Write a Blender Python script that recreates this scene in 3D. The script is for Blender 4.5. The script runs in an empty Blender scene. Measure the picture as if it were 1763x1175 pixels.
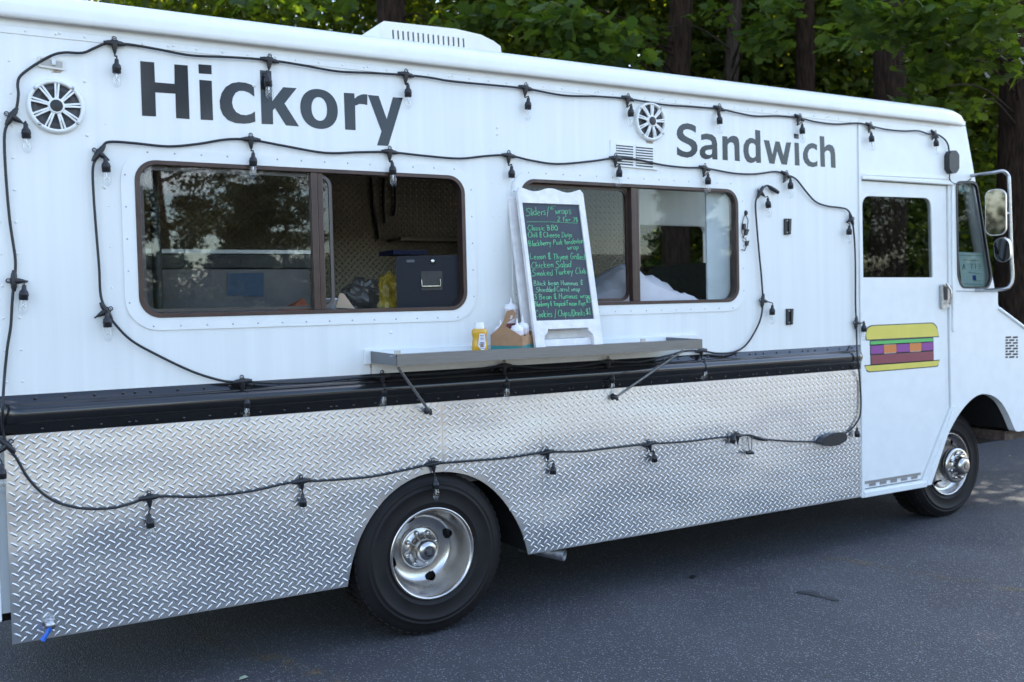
import bpy, math, random
import numpy as np
from mathutils import Vector, Matrix, noise
from mathutils.geometry import tessellate_polygon
rng = np.random.default_rng(7); random.seed(7)
R = math.radians
sc = bpy.context.scene
COL = sc.collection

# ------------------------------------------------------------------ camera
PW, PH = 1763.0, 1175.0                       # photograph pixels
FPX = 1707.22
CAM = np.array([-2.00395, -4.16414, 1.54713])
FW = np.array([0.50750983, 0.86085593, -0.03688951])
RT = np.array([0.86076478, -0.5084617, -0.02346676])
UP = np.array([0.0389584, 0.01984358, 0.99904378])
cd = bpy.data.cameras.new('camera'); cam = bpy.data.objects.new('camera', cd); COL.objects.link(cam)
cd.sensor_fit = 'HORIZONTAL'; cd.sensor_width = 36.0; cd.lens = 36.0*FPX/PW
cd.clip_start = 0.05; cd.clip_end = 2000
cam.matrix_world = Matrix(((RT[0], UP[0], -FW[0], CAM[0]), (RT[1], UP[1], -FW[1], CAM[1]), (RT[2], UP[2], -FW[2], CAM[2]), (0, 0, 0, 1)))
cd.dof.use_dof = True; cd.dof.focus_distance = 4.3; cd.dof.aperture_fstop = 3.0
sc.camera = cam

# ------------------------------------------------------------------ light
SUN_EL, SUN_AZ = R(42), R(66)                     # azimuth from +y towards +x
w = bpy.data.worlds.new('World'); sc.world = w; w.use_nodes = True
nt = w.node_tree; nt.nodes.clear()
wo = nt.nodes.new('ShaderNodeOutputWorld'); bg = nt.nodes.new('ShaderNodeBackground')
sky = nt.nodes.new('ShaderNodeTexSky'); sky.sky_type = 'NISHITA'; sky.sun_disc = False
sky.sun_elevation = SUN_EL; sky.sun_rotation = SUN_AZ; sky.air_density = 1.0; sky.dust_density = 0.8
tc = nt.nodes.new('ShaderNodeTexCoord'); mp = nt.nodes.new('ShaderNodeMapping'); mp.inputs['Scale'].default_value = (1.5, 1.5, 4.0)
cn = nt.nodes.new('ShaderNodeTexNoise'); cn.inputs['Scale'].default_value = 1.6; cn.inputs['Detail'].default_value = 7; cn.inputs['Roughness'].default_value = .55
cr = nt.nodes.new('ShaderNodeValToRGB'); cr.color_ramp.elements[0].position = .56; cr.color_ramp.elements[1].position = .74
mx = nt.nodes.new('ShaderNodeMix'); mx.data_type = 'RGBA'
mx.inputs['B'].default_value = (11.0, 10.6, 10.4, 1)
nt.links.new(tc.outputs['Generated'], mp.inputs['Vector']); nt.links.new(mp.outputs['Vector'], cn.inputs['Vector'])
nt.links.new(cn.outputs['Fac'], cr.inputs['Fac']); nt.links.new(cr.outputs['Color'], mx.inputs['Factor'])
nt.links.new(sky.outputs['Color'], mx.inputs['A']); nt.links.new(mx.outputs['Result'], bg.inputs['Color'])
bg.inputs['Strength'].default_value = 0.13
nt.links.new(bg.outputs['Background'], wo.inputs['Surface'])
sl = bpy.data.lights.new('sun', 'SUN'); so = bpy.data.objects.new('sun', sl); COL.objects.link(so)
sl.energy = 4.2; sl.angle = R(0.53); sl.color = (1.0, .93, .82)
sd = Vector((math.sin(SUN_AZ)*math.cos(SUN_EL), math.cos(SUN_AZ)*math.cos(SUN_EL), math.sin(SUN_EL)))
so.rotation_euler = sd.to_track_quat('Z', 'Y').to_euler()
sc.view_settings.view_transform = 'Standard'; sc.view_settings.look = 'None'
sc.view_settings.exposure = 2.14; sc.view_settings.gamma = 1.0; sc.view_settings.use_curve_mapping = False
sc.cycles.max_bounces = 8; sc.cycles.transparent_max_bounces = 16
sc.cycles.use_denoising = True

# ------------------------------------------------------------------ geometry of the photograph
def ray(u, v):
    return FW + RT*(u-PW/2)/FPX - UP*(v-PH/2)/FPX
def P(u, v, y=0.0):                            # point of the vertical plane y
    d = ray(u, v); t = (y-CAM[1])/d[1]; return CAM + t*d
def S(u, v, y=0.0):
    q = P(u, v, y); return (q[0], q[2])
def G(u, v):                                   # point of the ground
    d = ray(u, v); t = -CAM[2]/d[2]; q = CAM+t*d; return (q[0], q[1])
def Zp(u, v, Z): return CAM + Z*ray(u, v)      # point at depth Z
def onplane(u, v, p0, n):
    d = ray(u, v); t = np.dot(np.array(p0)-CAM, n)/np.dot(d, n); return CAM+t*d

# ------------------------------------------------------------------ objects
def wloc(o):
    v = Vector((0, 0, 0))
    while o: v = v+o.location; o = o.parent
    return v
def tag(o, label=None, cat=None, group=None, kind=None):
    for k, val in (('label', label), ('category', cat), ('group', group), ('kind', kind)):
        if val: o[k] = val
    return o
def thing(name, label, cat, loc=(0, 0, 0), group=None):
    o = bpy.data.objects.new(name, None); COL.objects.link(o); o.location = loc; o.empty_display_size = .1
    return tag(o, label, cat, group)

class MB:
    def __init__(s): s.v = []; s.f = []; s.sm = []
    def add(s, vs, fs, smooth=False):
        b = len(s.v); s.v += [tuple(map(float, q)) for q in vs]
        for f in fs: s.f.append(tuple(i+b for i in f)); s.sm.append(smooth)
        return s
    def box(s, x0, x1, y0, y1, z0, z1):
        vs = [(x, y, z) for z in (z0, z1) for y in (y0, y1) for x in (x0, x1)]
        return s.add(vs, [(0, 2, 3, 1), (4, 5, 7, 6), (0, 1, 5, 4), (2, 6, 7, 3), (0, 4, 6, 2), (1, 3, 7, 5)])
    def tube(s, pts, r, n=8, caps=True, smooth=True):
        pts = [Vector(q) for q in pts]; m = len(pts)
        rs = r if hasattr(r, '__len__') else [r]*m
        t0 = (pts[1]-pts[0]).normalized(); a = t0.orthogonal().normalized(); vs = []
        for i, q in enumerate(pts):
            t = (pts[min(i+1, m-1)]-pts[max(i-1, 0)]).normalized()
            a = (a - t*a.dot(t)); a = a.normalized() if a.length > 1e-6 else t.orthogonal().normalized()
            b = t.cross(a)
            for k in range(n):
                th = 2*math.pi*k/n; vs.append(q + (a*math.cos(th)+b*math.sin(th))*rs[i])
        fs = [(i*n+k, i*n+(k+1) % n, (i+1)*n+(k+1) % n, (i+1)*n+k) for i in range(m-1) for k in range(n)]
        s.add(vs, fs, smooth)
        if caps:
            s.add(vs[:n], [tuple(range(n))[::-1]]); s.add(vs[-n:], [tuple(range(n))])
        return s
    def lathe(s, prof, o, axis, n=24, skip=None, smooth=True):   # prof: (radius, height along axis)
        ax = Vector(axis).normalized()
        e1 = Vector((0, 0, 1)) if abs(ax.z) < .9 else Vector((1, 0, 0))
        e1 = (e1-ax*e1.dot(ax)).normalized(); e2 = ax.cross(e1); o = Vector(o); vs = []
        for (r, h) in prof:
            for k in range(n):
                th = 2*math.pi*k/n; vs.append(o+ax*h+(e1*math.cos(th)+e2*math.sin(th))*max(r, 1e-5))
        fs = []
        for i in range(len(prof)-1):
            for k in range(n):
                if skip and skip(i, k): continue
                fs.append((i*n+k, i*n+(k+1) % n, (i+1)*n+(k+1) % n, (i+1)*n+k))
        return s.add(vs, fs, smooth)
    def prism(s, poly, y0, y1, holes=(), fn=None, back=True):    # polygon in (x, z) from y0 (front) to y1
        loops = [list(poly)]+[list(h) for h in holes]
        flat = [q for L in loops for q in L]
        tri = tessellate_polygon([[Vector((q[0], q[1], 0)) for q in L] for L in loops])
        if fn is None: fn = lambda x, y, z: (x, y, z)
        n = len(flat)
        vs = [fn(q[0], y0, q[1]) for q in flat]+[fn(q[0], y1, q[1]) for q in flat]
        fs = []
        for t in tri:
            a, b, c = (flat[i] for i in t)
            ar = (b[0]-a[0])*(c[1]-a[1])-(b[1]-a[1])*(c[0]-a[0])
            t = tuple(t) if ar > 0 else tuple(t)[::-1]
            fs.append(t)
            if back: fs.append(tuple(i+n for i in t)[::-1])
        o = 0
        for li, L in enumerate(loops):
            m = len(L); area = sum(L[i][0]*L[(i+1) % m][1]-L[(i+1) % m][0]*L[i][1] for i in range(m))
            ccw = (area > 0) == (li == 0)
            for i in range(m):
                a, b = o+i, o+(i+1) % m
                fs.append((a, a+n, b+n, b) if ccw else (a, b, b+n, a+n))
            o += m
        return s.add(vs, fs)
    def disc(s, c, r, h, n=8, dome=.5):                 # a rivet head facing -y
        return s.lathe([(r, 0), (r*.8, h*.7), (0, h)], c, (0, -1, 0), n)
    def mesh(s, name, mat, off=(0, 0, 0)):
        me = bpy.data.meshes.new(name)
        me.from_pydata([(q[0]-off[0], q[1]-off[1], q[2]-off[2]) for q in s.v], [], s.f)
        me.polygons.foreach_set('use_smooth', s.sm); me.materials.append(mat); me.update(); return me
    def build(s, name, mat, parent=None, bevel=0, loc=None):
        off = wloc(parent) if parent else Vector((0, 0, 0))
        l = Vector(loc) if loc is not None else off
        o = bpy.data.objects.new(name, s.mesh(name, mat, l)); COL.objects.link(o)
        o.parent = parent; o.location = l-off
        if bevel:
            b = o.modifiers.new('bevel', 'BEVEL'); b.width = bevel; b.segments = 2; b.limit_method = 'ANGLE'; b.angle_limit = R(40)
        return o
def share(me, name, parent, loc, rot=(0, 0, 0), scale=(1, 1, 1)):
    o = bpy.data.objects.new(name, me); COL.objects.link(o); o.parent = parent
    o.location = Vector(loc)-(wloc(parent) if parent else Vector((0, 0, 0))); o.rotation_euler = rot; o.scale = scale; return o
def rrect(x0, x1, z0, z1, r, n=6):
    out = []
    for cx, cz, a in ((x1-r, z1-r, 0), (x0+r, z1-r, 90), (x0+r, z0+r, 180), (x1-r, z0+r, 270)):
        for k in range(n+1):
            t = R(a+90*k/n); out.append((cx+r*math.cos(t), cz+r*math.sin(t)))
    return out
def rpoly(pts, r, n=5):                        # polygon with rounded corners
    out = []; m = len(pts)
    for i in range(m):
        p = Vector(pts[i]); a = Vector(pts[i-1]); b = Vector(pts[(i+1) % m])
        ri = r[i] if hasattr(r, '__len__') else r
        if ri <= 0: out.append(tuple(p)); continue
        d1 = (a-p); d2 = (b-p); k = min(ri, d1.length*.48, d2.length*.48)
        p1 = p+d1.normalized()*k; p2 = p+d2.normalized()*k
        for j in range(n+1):
            t = j/n; out.append(tuple(p1*(1-t)**2+p*2*t*(1-t)+p2*t*t))
    return out
def catmull(pts, n=6):
    q = [np.array(x, float) for x in pts]; q = [2*q[0]-q[1]]+q+[2*q[-1]-q[-2]]; out = []
    for i in range(1, len(q)-2):
        for k in range(n):
            t = k/n; out.append(.5*((2*q[i])+(-q[i-1]+q[i+1])*t+(2*q[i-1]-5*q[i]+4*q[i+1]-q[i+2])*t*t+(-q[i-1]+3*q[i]-3*q[i+1]+q[i+2])*t**3))
    out.append(q[-2]); return out

# ------------------------------------------------------------------ materials
def mat(name, col, rough=.5, metal=0., spec=.5, var=0., vscale=8., bump=0., bscale=40., coat=0., stretch=None, rvar=0., bdist=.01, bdetail=3):
    m = bpy.data.materials.new(name); m.use_nodes = True; t = m.node_tree; b = t.nodes['Principled BSDF']
    b.inputs['Base Color'].default_value = (*col, 1); b.inputs['Roughness'].default_value = rough
    b.inputs['Metallic'].default_value = metal; b.inputs['Specular IOR Level'].default_value = spec
    b.inputs['Coat Weight'].default_value = coat; b.inputs['Coat Roughness'].default_value = .08
    tx = t.nodes.new('ShaderNodeTexCoord'); src = tx.outputs['Object']
    if stretch:
        mp = t.nodes.new('ShaderNodeMapping'); mp.inputs['Scale'].default_value = stretch
        t.links.new(src, mp.inputs['Vector']); src = mp.outputs['Vector']
    if var or rvar:
        n = t.nodes.new('ShaderNodeTexNoise'); n.inputs['Scale'].default_value = vscale; n.inputs['Detail'].default_value = 6
        t.links.new(src, n.inputs['Vector'])
        if var:
            r = t.nodes.new('ShaderNodeValToRGB')
            r.color_ramp.elements[0].position = .3; r.color_ramp.elements[1].position = .7
            r.color_ramp.elements[0].color = (*[c*(1-var) for c in col], 1); r.color_ramp.elements[1].color = (*[min(1, c*(1+var)) for c in col], 1)
            t.links.new(n.outputs['Fac'], r.inputs['Fac']); t.links.new(r.outputs['Color'], b.inputs['Base Color'])
        if rvar:
            q = t.nodes.new('ShaderNodeMapRange'); q.inputs['To Min'].default_value = max(0, rough-rvar); q.inputs['To Max'].default_value = rough+rvar
            t.links.new(n.outputs['Fac'], q.inputs['Value']); t.links.new(q.outputs['Result'], b.inputs['Roughness'])
    if bump:
        n2 = t.nodes.new('ShaderNodeTexNoise'); n2.inputs['Scale'].default_value = bscale; n2.inputs['Detail'].default_value = bdetail
        bm = t.nodes.new('ShaderNodeBump'); bm.inputs['Strength'].default_value = bump; bm.inputs['Distance'].default_value = bdist
        t.links.new(src, n2.inputs['Vector']); t.links.new(n2.outputs['Fac'], bm.inputs['Height']); t.links.new(bm.outputs['Normal'], b.inputs['Normal'])
    return m
def glass(name, tint=(1, 1, 1), ior=1.5, rough=0.0):
    m = bpy.data.materials.new(name); m.use_nodes = True; t = m.node_tree; t.nodes.clear()
    o = t.nodes.new('ShaderNodeOutputMaterial'); x = t.nodes.new('ShaderNodeMixShader'); tr = t.nodes.new('ShaderNodeBsdfTransparent')
    g = t.nodes.new('ShaderNodeBsdfGlossy'); fr = t.nodes.new('ShaderNodeFresnel')
    tr.inputs['Color'].default_value = (*tint, 1); g.inputs['Roughness'].default_value = rough; fr.inputs['IOR'].default_value = ior
    ge = t.nodes.new('ShaderNodeNewGeometry'); im = t.nodes.new('ShaderNodeMapRange')   # same reflectance leaving the pane as entering it
    im.inputs['To Min'].default_value = ior; im.inputs['To Max'].default_value = 1/ior; t.links.new(ge.outputs['Backfacing'], im.inputs['Value']); t.links.new(im.outputs['Result'], fr.inputs['IOR'])
    t.links.new(fr.outputs[0], x.inputs[0]); t.links.new(tr.outputs[0], x.inputs[1]); t.links.new(g.outputs[0], x.inputs[2]); t.links.new(x.outputs[0], o.inputs[0])
    return m
WHITE = mat('white_paint', (.76, .785, .77), .30, var=.035, vscale=3, bump=.03, bscale=60, stretch=(9, 1, .25), coat=.15)
WHITE2 = mat('white_trim', (.77, .795, .78), .35, var=.03, vscale=12, coat=.1)
OLDWHITE = mat('weathered_white_paint', (.74, .73, .72), .6, var=.10, vscale=25, bump=.15, bscale=80)
PLASTICW = mat('cream_plastic', (.70, .69, .64), .45, var=.05)
ALU = mat('aluminium_plate', (.74, .745, .75), .30, metal=1, var=.05, vscale=4, rvar=.05, bump=1.0, bdist=.032, bscale=1.6, bdetail=2, stretch=(.6, 1, 1.2))
TREAD = mat('aluminium_tread', (.70, .705, .715), .40, metal=1, var=.06, vscale=9, rvar=.05)
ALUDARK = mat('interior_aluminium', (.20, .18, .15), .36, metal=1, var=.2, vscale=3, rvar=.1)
STEEL = mat('brushed_steel', (.40, .405, .42), .42, metal=1, var=.10, vscale=30, stretch=(.3, 4, 14), rvar=.08)
CHROME = mat('polished_steel', (.56, .535, .505), .24, metal=1, var=.14, vscale=7, rvar=.08)
GALV = mat('galvanised_steel', (.45, .46, .47), .38, metal=1, var=.2, vscale=60)
BLACKT = mat('black_trim', (.013, .0125, .013), .18, var=.3, vscale=5, coat=.5, bump=.06, bscale=9, stretch=(.4, 3, 3))
BLACKP = mat('black_plastic', (.014, .015, .018), .42, var=.3, vscale=60)
CORD = mat('black_cord_rubber', (.012, .014, .017), .48, var=.3, vscale=70)
LETTER = mat('grey_vinyl', (.016, .018, .022), .14, spec=.4, var=.2, vscale=10, coat=.2)
BROWNF = mat('bronze_window_frame', (.062, .040, .034), .33, metal=.35, var=.2, vscale=14)
RUBBER = mat('tyre_rubber', (.011, .0092, .009), .62, spec=.3, var=.25, vscale=9)
DARK = mat('underbody_black', (.008, .008, .009), .85, var=.3)
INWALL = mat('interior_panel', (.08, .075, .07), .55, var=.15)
GLASS = glass('window_glass', (.94, .955, .955), 1.46)
GLASSD = glass('tinted_window_glass', (.74, .76, .76), 1.36)
BULBG = glass('bulb_glass', (.97, .98, .985), 1.72)
def grooved():                                 # corrugated riveted roof-side sheet shares WHITE
    return WHITE

# ------------------------------------------------------------------ ground
def ground_material():
    m = bpy.data.materials.new('asphalt'); m.use_nodes = True; t = m.node_tree; b = t.nodes['Principled BSDF']
    tx = t.nodes.new('ShaderNodeTexCoord')
    n = t.nodes.new('ShaderNodeTexNoise'); n.inputs['Scale'].default_value = 1.3; n.inputs['Detail'].default_value = 8
    r = t.nodes.new('ShaderNodeValToRGB'); r.color_ramp.elements[0].color = (.036, .0385, .046, 1); r.color_ramp.elements[1].color = (.058, .062, .071, 1)
    r.color_ramp.elements[0].position = .3; r.color_ramp.elements[1].position = .7
    fine = t.nodes.new('ShaderNodeTexNoise'); fine.inputs['Scale'].default_value = 160; fine.inputs['Detail'].default_value = 2
    mf = t.nodes.new('ShaderNodeMapRange'); mf.inputs['From Min'].default_value = .3; mf.inputs['From Max'].default_value = .7; mf.inputs['To Min'].default_value = .4; mf.inputs['To Max'].default_value = 1.7
    mul = t.nodes.new('ShaderNodeMix'); mul.data_type = 'RGBA'; mul.blend_type = 'MULTIPLY'; mul.inputs['Factor'].default_value = 1
    vo = t.nodes.new('ShaderNodeTexVoronoi'); vo.inputs['Scale'].default_value = 115
    sp = t.nodes.new('ShaderNodeMath'); sp.operation = 'LESS_THAN'; sp.inputs[1].default_value = .37
    sep = t.nodes.new('ShaderNodeSeparateColor'); gt = t.nodes.new('ShaderNodeMath'); gt.operation = 'GREATER_THAN'; gt.inputs[1].default_value = .76
    an = t.nodes.new('ShaderNodeMath'); an.operation = 'MULTIPLY'
    mix = t.nodes.new('ShaderNodeMix'); mix.data_type = 'RGBA'; mix.inputs['B'].default_value = (.23, .24, .26, 1)
    bm = t.nodes.new('ShaderNodeBump'); bm.inputs['Strength'].default_value = .6; bm.inputs['Distance'].default_value = .006
    L = t.links.new
    for q in (n, fine, vo): L(tx.outputs['Object'], q.inputs['Vector'])
    L(n.outputs['Fac'], r.inputs['Fac']); L(fine.outputs['Fac'], mf.inputs['Value']); L(r.outputs['Color'], mul.inputs['A']); L(mf.outputs['Result'], mul.inputs['B'])
    L(vo.outputs['Distance'], sp.inputs[0]); L(vo.outputs['Color'], sep.inputs['Color']); L(sep.outputs['Red'], gt.inputs[0]); L(sp.outputs[0], an.inputs[0]); L(gt.outputs[0], an.inputs[1])
    L(an.outputs[0], mix.inputs['Factor']); L(mul.outputs['Result'], mix.inputs['A']); L(mix.outputs['Result'], b.inputs['Base Color'])
    L(vo.outputs['Distance'], bm.inputs['Height']); L(bm.outputs['Normal'], b.inputs['Normal'])
    b.inputs['Roughness'].default_value = .75
    return m
ASPH = ground_material()
g = MB().add([(-60, -34, 0), (60, -34, 0), (60, 3.4, 0), (-60, 3.4, 0)], [(0, 1, 2, 3)]); tag(g.build('parking_lot', ASPH), kind='structure')
SOIL = mat('forest_soil', (.045, .035, .022), .95, var=.4, vscale=2, bump=.5, bscale=14)
g = MB().add([(-900, 3.4, -.002), (900, 3.4, -.002), (900, 900, -.002), (-900, 900, -.002)], [(0, 1, 2, 3)]); tag(g.build('forest_floor', SOIL), kind='structure')
GRASS = mat('grass_field', (.10, .11, .04), .95, var=.35, vscale=.8, bump=.5, bscale=30)
g = MB().add([(-900, -900, -.004), (900, -900, -.004), (900, -34, -.004), (-900, -34, -.004)], [(0, 1, 2, 3)])
g.add([(-900, -34, -.004), (-60, -34, -.004), (-60, 3.4, -.004), (-900, 3.4, -.004)], [(0, 1, 2, 3)]).add([(60, -34, -.004), (900, -34, -.004), (900, 3.4, -.004), (60, 3.4, -.004)], [(0, 1, 2, 3)])
tag(g.build('grass_field', GRASS), kind='structure')
g = MB().add([(-60, -34, .004), (60, -34, .004), (60, -5.6, .004), (-60, -5.6, .004)], [(0, 1, 2, 3)]); tag(g.build('added_pale_pavement', mat('pale_bounce_asphalt', (.175, .160, .138), .9, var=.22, vscale=.7, bump=.2, bscale=60)), kind='structure')  # pale ground added out of view to brighten plate reflections and warm bounce
g = MB().add([(-60, -21, .008), (60, -21, .008), (60, -13, .008), (-60, -13, .008)], [(0, 1, 2, 3)]); tag(g.build('added_warm_verge', mat('warm_reflection_grass', (.30, .245, .12), .95, var=.3, vscale=1.5, bump=.5, bscale=30)), kind='structure')  # invented strip out of view, gives the diamond plate its warm reflection bands
def patch_mat(name, col, thr, scale, amount=1., rough=.8):
    m = bpy.data.materials.new(name); m.use_nodes = True; t = m.node_tree; b = t.nodes['Principled BSDF']
    b.inputs['Base Color'].default_value = (*col, 1); b.inputs['Roughness'].default_value = rough
    tx = t.nodes.new('ShaderNodeTexCoord'); n = t.nodes.new('ShaderNodeTexNoise'); n.inputs['Scale'].default_value = scale; n.inputs['Detail'].default_value = 8; n.inputs['Roughness'].default_value = .7
    r = t.nodes.new('ShaderNodeMapRange'); r.inputs['From Min'].default_value = thr; r.inputs['From Max'].default_value = thr+.14; r.inputs['To Max'].default_value = amount
    t.links.new(tx.outputs['Object'], n.inputs['Vector']); t.links.new(n.outputs['Fac'], r.inputs['Value']); t.links.new(r.outputs['Result'], b.inputs['Alpha'])
    return m
PAINT = patch_mat('worn_yellow_paint', (.30, .20, .07), .46, 9, .26)
def stripe(p0, p1, wd):
    a, b = np.array(G(*p0)), np.array(G(*p1)); d = (b-a)/np.linalg.norm(b-a); n = np.array([-d[1], d[0]])*wd/2
    return MB().add([(*(a-n), .004), (*(b-n), .004), (*(b+n), .004), (*(a+n), .004)], [(0, 1, 2, 3)])
tag(stripe((1420, 960), (1900, 1043), .10).build('parking_line', PAINT), kind='structure')
tag(stripe((350, 1095), (800, 1248), .10).build('parking_line', PAINT), kind='structure')
STAIN = mat('oil_stain', (.010, .010, .011), .5, var=.4, vscale=40)
def blob(pts, z=.004, jit=.25, n=3):
    q = [np.array(G(*a)) for a in pts]; return MB().add([(x, y, z) for x, y in q], [tuple(range(len(q)))[::-1]])
st = blob([(1370, 1021), (1380, 1018), (1392, 1020), (1404, 1019), (1414, 1026), (1418, 1028), (1410, 1030), (1398, 1026), (1384, 1024)])
st2 = blob([(1418, 1028), (1430, 1028), (1446, 1034), (1438, 1036), (1424, 1033)]); st.add(st2.v, st2.f)
st3 = blob([(1186, 995), (1193, 991), (1199, 994), (1192, 998)]); st.add(st3.v, st3.f)
tag(st.build('oil_stain', STAIN), kind='structure')
lt_ = MB()
for i in range(70):
    u_, v_ = random.uniform(20, 1750), random.uniform(900, 1170); x_, y_ = G(u_, v_)
    if y_ > .3: continue
    a_, l_ = random.uniform(0, 6.3), random.uniform(.004, .012); c_, s_ = math.cos(a_)*l_, math.sin(a_)*l_
    lt_.add([(x_-c_, y_-s_, .002), (x_+s_*.4, y_-c_*.4, .004), (x_+c_, y_+s_, .003), (x_-s_*.4, y_+c_*.4, .007)], [(0, 1, 3), (1, 2, 3)])
tag(lt_.build('ground_litter', mat('dry_litter', (.16, .13, .09), .9, var=.5, vscale=3)), kind='stuff')
LEAFP = mat('pale_leaf', (.30, .36, .26), .6, var=.2)
lx, ly = G(419, 1170)
lf = MB().add([(lx-.022, ly-.01, .006), (lx-.005, ly-.02, .010), (lx+.02, ly-.006, .008), (lx+.012, ly+.014, .012), (lx-.012, ly+.012, .009), (lx, ly, .016)], [(0, 1, 5), (1, 2, 5), (2, 3, 5), (3, 4, 5), (4, 0, 5)])
tag(lf.build('fallen_leaf', LEAFP), 'small pale green fallen leaf on dark asphalt', 'leaf')

# ------------------------------------------------------------------ food truck
XR, XS, XF = -1.80, 2.945, 5.20      # rear, seam before the cab, nose
TW = 2.30                             # body width
truck = thing('food_truck', 'white step van food truck with diamond plate skirt and serving windows', 'food truck', (1.2, 1.15, 0))
W1 = rrect(-1.272, .208, 1.526, 2.158, .085); W2 = rrect(.514, 1.940, 1.531, 2.161, .085)
body = MB().prism([(XR, 1.10), (XS, 1.10), (XS, 2.66), (XR, 2.66)], 0, .035, [W1, W2]).build('side_panel', WHITE, truck)
# rear wall, far wall, floor, ceiling
far_open = rrect(2.98, 3.72, 1.56, 2.17, .06)
far_q = rpoly([(3.88, 2.28), (4.02, 2.28), (4.20, 1.62), (3.90, 1.60)], .05)
fw = MB().prism([(XR, .30), (3.5, .30), (3.9, .8), (4.292, 1.0), (4.292, 1.567), (3.98, 2.66), (XR, 2.66)], TW-.035, TW, [far_open, far_q]); fw.build('far_side_panel', WHITE, truck)
rear = MB().box(XR, XR+.03, .036, TW-.036, .42, 2.66); rear.build('rear_panel', WHITE, truck)
MB().box(XR-.055, XR-.003, -.012, .05, .40, 2.62).build('corner_post', WHITE2, truck, bevel=.008)
MB().box(XR-.16, XR-.06, -.02, TW, .36, .50).build('rear_bumper', mat('rusty_bumper', (.33, .27, .22), .7, metal=.3, var=.6, vscale=9), truck, bevel=.01)
MB().box(XR+.03, 3.45, .04, TW-.04, .70, .74).build('floor_panel', INWALL, truck)
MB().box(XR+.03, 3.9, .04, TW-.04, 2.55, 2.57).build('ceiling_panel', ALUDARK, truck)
# roof: rail profile (y, z) swept along x, then crown
prof = [(-.003, 2.632), (-.004, 2.661), (-.026, 2.655), (-.036, 2.663), (-.034, 2.680), (-.036, 2.700), (-.026, 2.728), (-.008, 2.750), (.022, 2.766), (.07, 2.779)]
def sweep(prof, xs, fn=lambda i, x, y, z: (x, y, z), smooth=True):
    m = MB(); n = len(prof); vs = []
    for i, x in enumerate(xs):
        for (y, z) in prof: vs.append(fn(i, x, y, z))
    fs = [(i*n+k, i*n+k+1, (i+1)*n+k+1, (i+1)*n+k) for i in range(len(xs)-1) for k in range(n-1)]
    return m.add(vs, [f[::-1] for f in fs], smooth)
xs = [XR-.06]+list(np.linspace(XR, 3.62, 12))+[3.70, 3.78, 3.84, 3.89, 3.925, 3.945, 3.95]
drop = [0]*13+[.002, .008, .02, .038, .060, .088, .10]
rail = sweep(prof, xs, lambda i, x, y, z: (x, y+drop[i]*.25, min(z, 2.779-drop[i]*1.0) if z > 2.67 else z))
rail.build('roof_rail', WHITE2, truck)
crown = [(.07, 2.779), (.25, 2.80), (.6, 2.825), (1.15, 2.84), (1.7, 2.825), (2.05, 2.80), (2.26, 2.77), (2.32, 2.70), (2.31, 2.64)]
sweep(crown, xs, lambda i, x, y, z: (x, y, z-drop[i])).build('roof', WHITE2, truck)
fr = MB().box(3.90, 3.955, -.02, TW, 2.66, 2.685); fr.build('roof_front_edge', WHITE2, truck)
# seam strip under rail with rivets
rv = MB()
def rivets(pts, r=.0055, h=.003, y=0.0):
    for (x, z) in pts: rv.disc((x, y, z), r, h, 6)
MB().box(XR, XS-.003, -.0035, -.0002, 2.603, 2.631).build('seam_strip', WHITE, truck)
rivets([(x+random.uniform(-.004, .004), 2.617) for x in np.arange(XR+.05, 2.9, .105)], y=-.0036)
rivets([(x+.016, 2.622) for x in np.arange(XR+.26, 2.9, .42)], .007, .003, y=-.0036)
for xx in (-1.755, -1.70): rivets([(xx, z) for z in np.arange(1.30, 2.58, .12)])
for xx in (-1.37, .36, .40): rivets([(xx, z) for z in np.arange(1.33, 2.3, .16)], .004, .002)
rivets([(.395, 2.366), (.397, 2.398)], .008, .004)
rivets([S(673, 573), S(437, 148), S(145, 140), S(150, 233), S(180, 323)], .008, .004)
# cab
A_TOP, A_BOT = (3.985, 2.66), (4.292, 1.567)
door_hole = [(2.960, .345), (3.520, .345), (3.815, .80), (3.805, 1.36), (3.800, 2.262), (2.960, 2.262)]
quarter = rpoly([S(1645, 312), S(1681, 312), S(1708, 478), S(1702, 497), S(1655, 497), S(1648, 478)], [.05, .05, .03, .04, .06, .03])
arch = [(3.56, .300), (3.66, .43), (3.78, .62), (3.90, .75), (4.03, .835), (4.14, .864), (4.26, .845), (4.36, .79), (4.44, .70), (4.495, .615), (4.53, .578), (4.62, .574)]
arch = [tuple(q) for q in catmull(arch, 4)]
cab = [(XS+.004, .305)]+arch+[(5.16, .574), (5.22, .60), (5.22, 1.0), (5.12, 1.07), (4.622, 1.298), (4.345, 1.440), (4.325, 1.47), (4.325, 1.55), A_BOT, A_TOP, (3.95, 2.66), (XS+.004, 2.66)]
MB().prism(cab, 0.0, .05, [door_hole, quarter]).build('cab_side', WHITE2, truck)
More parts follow.
